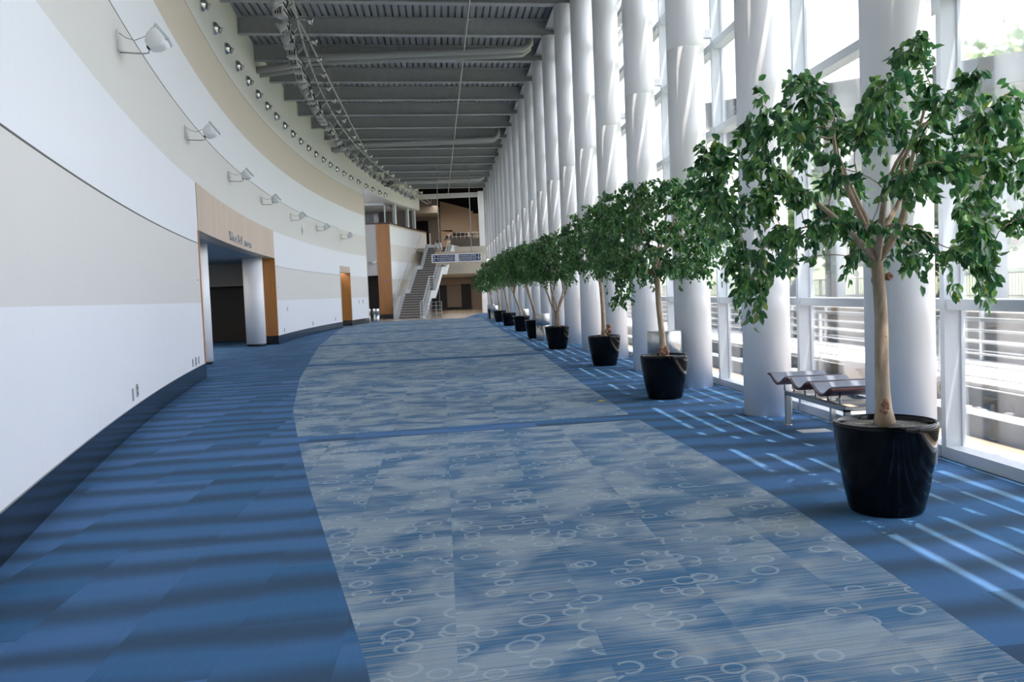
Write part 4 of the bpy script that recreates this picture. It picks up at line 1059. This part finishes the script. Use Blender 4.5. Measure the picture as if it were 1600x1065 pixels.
def railing(x,z0,z1,nbar,lab,yr=(-6,72)):
    e=empty('terrace_railing',(x,20,z0),label=lab,cat='railing')
    for k in range(nbar):
        z=(z1-z0)*(k+1)/nbar
        b=MB(); 
        if k==nbar-1: b.box((-.025,yr[0]-20,z-.03),(.025,yr[1]-20,z+.015))
        else: b.tube([(0,yr[0]-20,z),(0,yr[1]-20,z)],.011,6)
        b.build('rail',M['rail'],e)
    yy=yr[0]+.6
    while yy<yr[1]:
        b=MB(); b.box((-.02,yy-20-.03,-.15),(.02,yy-20+.03,z1-z0)); b.build('post',M['rail'],e); yy+=1.83
railing(6.22,.02,.97,7,'steel railing with horizontal bars on the near side of the terrace')
railing(7.9,.21,1.12,6,'steel railing with horizontal bars along the stone wall side of the terrace')
e=empty('lawn_fence',(14,20,.85),label='dark picket fence across the lawn',cat='fence')
b=MB(); b.box((-.02,-26,.62),(.02,60,.66)); b.box((-.02,-26,.06),(.02,60,.09)); b.build('rail',M['fence'],e)
b=MB()
yy=-26
while yy<60: b.box((-.008,yy-.008,0),(.008,yy+.008,.64)); yy+=.13
b.build('picket',M['fence'],e,kind='stuff')
for k in range(29):
    b=MB(); yy=-26+k*3; b.box((-.03,yy-.03,-.05),(.03,yy+.03,.68)); b.build('post',M['fence'],e)
# covered walkway on white posts with braces
A0=Vector((12.9,17.5,0)); AD=Vector((-.76,.65,0)).normalized(); AN=Vector((.65,.76,0)).normalized()
cn=empty('covered_walkway',(A0.x,A0.y,0),label='raised grey canopy on white posts and slanting braces outside',cat='canopy')
ic=Matrix.Translation(-A0)
def ap(t,n,z): return ic@(A0+AD*t+AN*n+Vector((0,0,z)))
def abox(mb,t0,t1,n0,n1,z0,z1):
    P=[ap(t0,n0,z0),ap(t1,n0,z0),ap(t1,n1,z0),ap(t0,n1,z0)]; Q=[ap(t0,n0,z1),ap(t1,n0,z1),ap(t1,n1,z1),ap(t0,n1,z1)]
    mb.grid([P,Q],0,closed=True,smooth=False,cap=True)
b=MB(); abox(b,-14,8.4,0,.12,5.42,6.02); b.build('fascia',M['extgrey'],cn)
b=MB(); abox(b,-14,8.4,.12,3.0,5.5,5.7); b.build('roof_slab',M['extwhite'],cn)
b=MB(); abox(b,-14,8.4,1.6,1.9,5.05,5.45); b.build('beam',M['extwhite'],cn)
for t in (-4.0,1.75,5.25):
    b=MB(); b.bar(ap(t,1.0,.8 if t<2 else .2),ap(t,1.0,5.5),.34,.34); b.build('post',M['extwhite'],cn)
    b=MB(); b.bar(ap(t+1.3,1.0,.6),ap(t-1.1,1.0,5.4),.30,.22); b.build('brace',M['extgrey'],cn)
    b=MB(); b.bar(ap(t-1.6,1.4,.6),ap(t+.9,1.4,5.4),.24,.20); b.build('brace',M['extwhite'],cn)
# concrete box and small barred gate by the terrace
b=MB(); b.box((-.28,-.45,0),(.28,.45,.42)); o=bevel(b.build('concrete_box',M['slab'],label='pale concrete box standing in the gravel bed beyond the bench',cat='box'),.02); o.location=(5.95,12.2,-.06)
e=empty('barred_gate',(5.75,11.0,-.02),label='small white barred gate panel standing in the gravel bed',cat='gate')
for k in range(7):
    b=MB(); b.box((-.3+k*.1-.01,-.01,0),(-.3+k*.1+.01,.01,.5)); b.build('bar',M['extwhite'],e)
b=MB(); b.box((-.32,-.012,.48),(.32,.012,.51)); b.build('top_bar',M['extwhite'],e)
# trees outside
def out_tree(seed,hh,rad,nleaf=1400,bare=False):
    rng=np.random.default_rng(seed)
    e=empty('park_tree')
    b=MB(); b.tube([(0,0,-.4),(.05,0,hh*.3),(0,.05,hh*.62)],[.022*hh,.016*hh,.008*hh],10)
    for k in range(7):
        a=k*2.4; z0=hh*(.28+.05*k); b.tube([(0,0,z0),(math.cos(a)*rad*.35,math.sin(a)*rad*.35,z0+hh*.12),(math.cos(a)*rad*.7,math.sin(a)*rad*.7,z0+hh*.2)],[.009*hh,.005*hh,.002*hh],6)
    b.build('trunk',M['bark'],e)
    cl=[]
    for k in range(34):
        d=rng.normal(size=3); d/=np.linalg.norm(d); s=rng.uniform(.35,1)**.5
        cl.append(np.array([0,0,hh*.64])+d*np.array([rad,rad,hh*.36])*s)
    P=[];D=[];L=[]
    for q in range(nleaf):
        c=cl[rng.integers(0,len(cl))]; P.append(c+rng.normal(size=3)*rad*.17); D.append(rng.normal(size=3)+np.array([0,0,-.5])); L.append(rad*.16*rng.uniform(.6,1.3))
    V,Fq=leaf_block(np.array(P),np.array(D),np.array(L),.75,rng); mesh_np('foliage',V,Fq,M['leafout'],e); return e
T1=out_tree(1,4.6,1.9,1800); T2=out_tree(2,9.0,4.0,2600); T3=out_tree(3,3.2,1.6,1500)
for i,(src,x,y,z,sc,lab) in enumerate(((T1,21.5,29.5,1.5,1.0,'young pale green tree on the lawn at the right edge of the view'),(T1,14.5,29.5,1.0,.95,'leafy tree beyond the fence behind the bench windows'),
    (T3,16.5,40,1.6,1.2,'low green bush behind the lawn fence'),(T2,34,52,3.2,1.25,'tall tree rising above the grey canopy'),(T2,46,60,4.6,.9,'broad dark tree at the top of the lawn'),
    (T2,40,74,4,1.0,'broad tree at the back of the lawn, middle one'),(T2,56,70,5.6,1.1,'tall tree at the far top of the lawn'),(T2,26,66,2.4,.9,'round tree at the back of the lawn, seen between columns'),
    (T2,60,96,5.6,1.2,'far tall tree on the hill crest'),(T3,12.5,21.8,.9,.8,'small bush beside a canopy post'),(T2,70,84,6.5,1.2,'distant tree crown on the hill'))):
    first={id(T1):0,id(T3):2,id(T2):3}[id(src)]==i
    o=src if first else copy_tree(src)
    o.location=(x,y,z); o.scale=(sc,)*3; o.rotation_euler=(0,0,i*1.3); tag(o,lab,'tree')
# slatted sunshade at the eaves; its slats cast the thin stripes on the carpet
e=empty('eaves_sunshade',(5.4,20,9.62),label='white slatted sunshade at the eaves outside the windows',cat='sunshade')
for k in range(8):
    xc=4.474+.12+.24*k-5.4
    b=MB(); b.box((xc-.084,-25,-.012),(xc+.084,50,.012)); b.build('slat',M['extwhite'],e)
for k in range(22):
    yy=7.36+3.05*(k-1)-20; b=MB(); b.box((-1.16,yy-.03,.012),(.92,yy+.03,.12)); b.build('outrigger',M['extwhite'],e)

# fill lights added for the rear hall; the alcove one stands for its downlight
for (x,y,z,sx,sy,pw,col) in ((1.5,80,9.6,4,10,420,(1,.88,.74)),(1.6,80,3.0,3,12,75,(1,.85,.70)),(-9,28,2.98,3,8,75,(1,.93,.84)),(-5,66,7.9,1.5,3,14,(.95,1,.95))):
    ld=bpy.data.lights.new('ceiling_fill_lamp','AREA'); ld.shape='RECTANGLE'; ld.size=sx; ld.size_y=sy; ld.energy=pw; ld.color=col
    o=bpy.data.objects.new('ceiling_fill_lamp',ld); C.objects.link(o); o.location=(x,y,z)
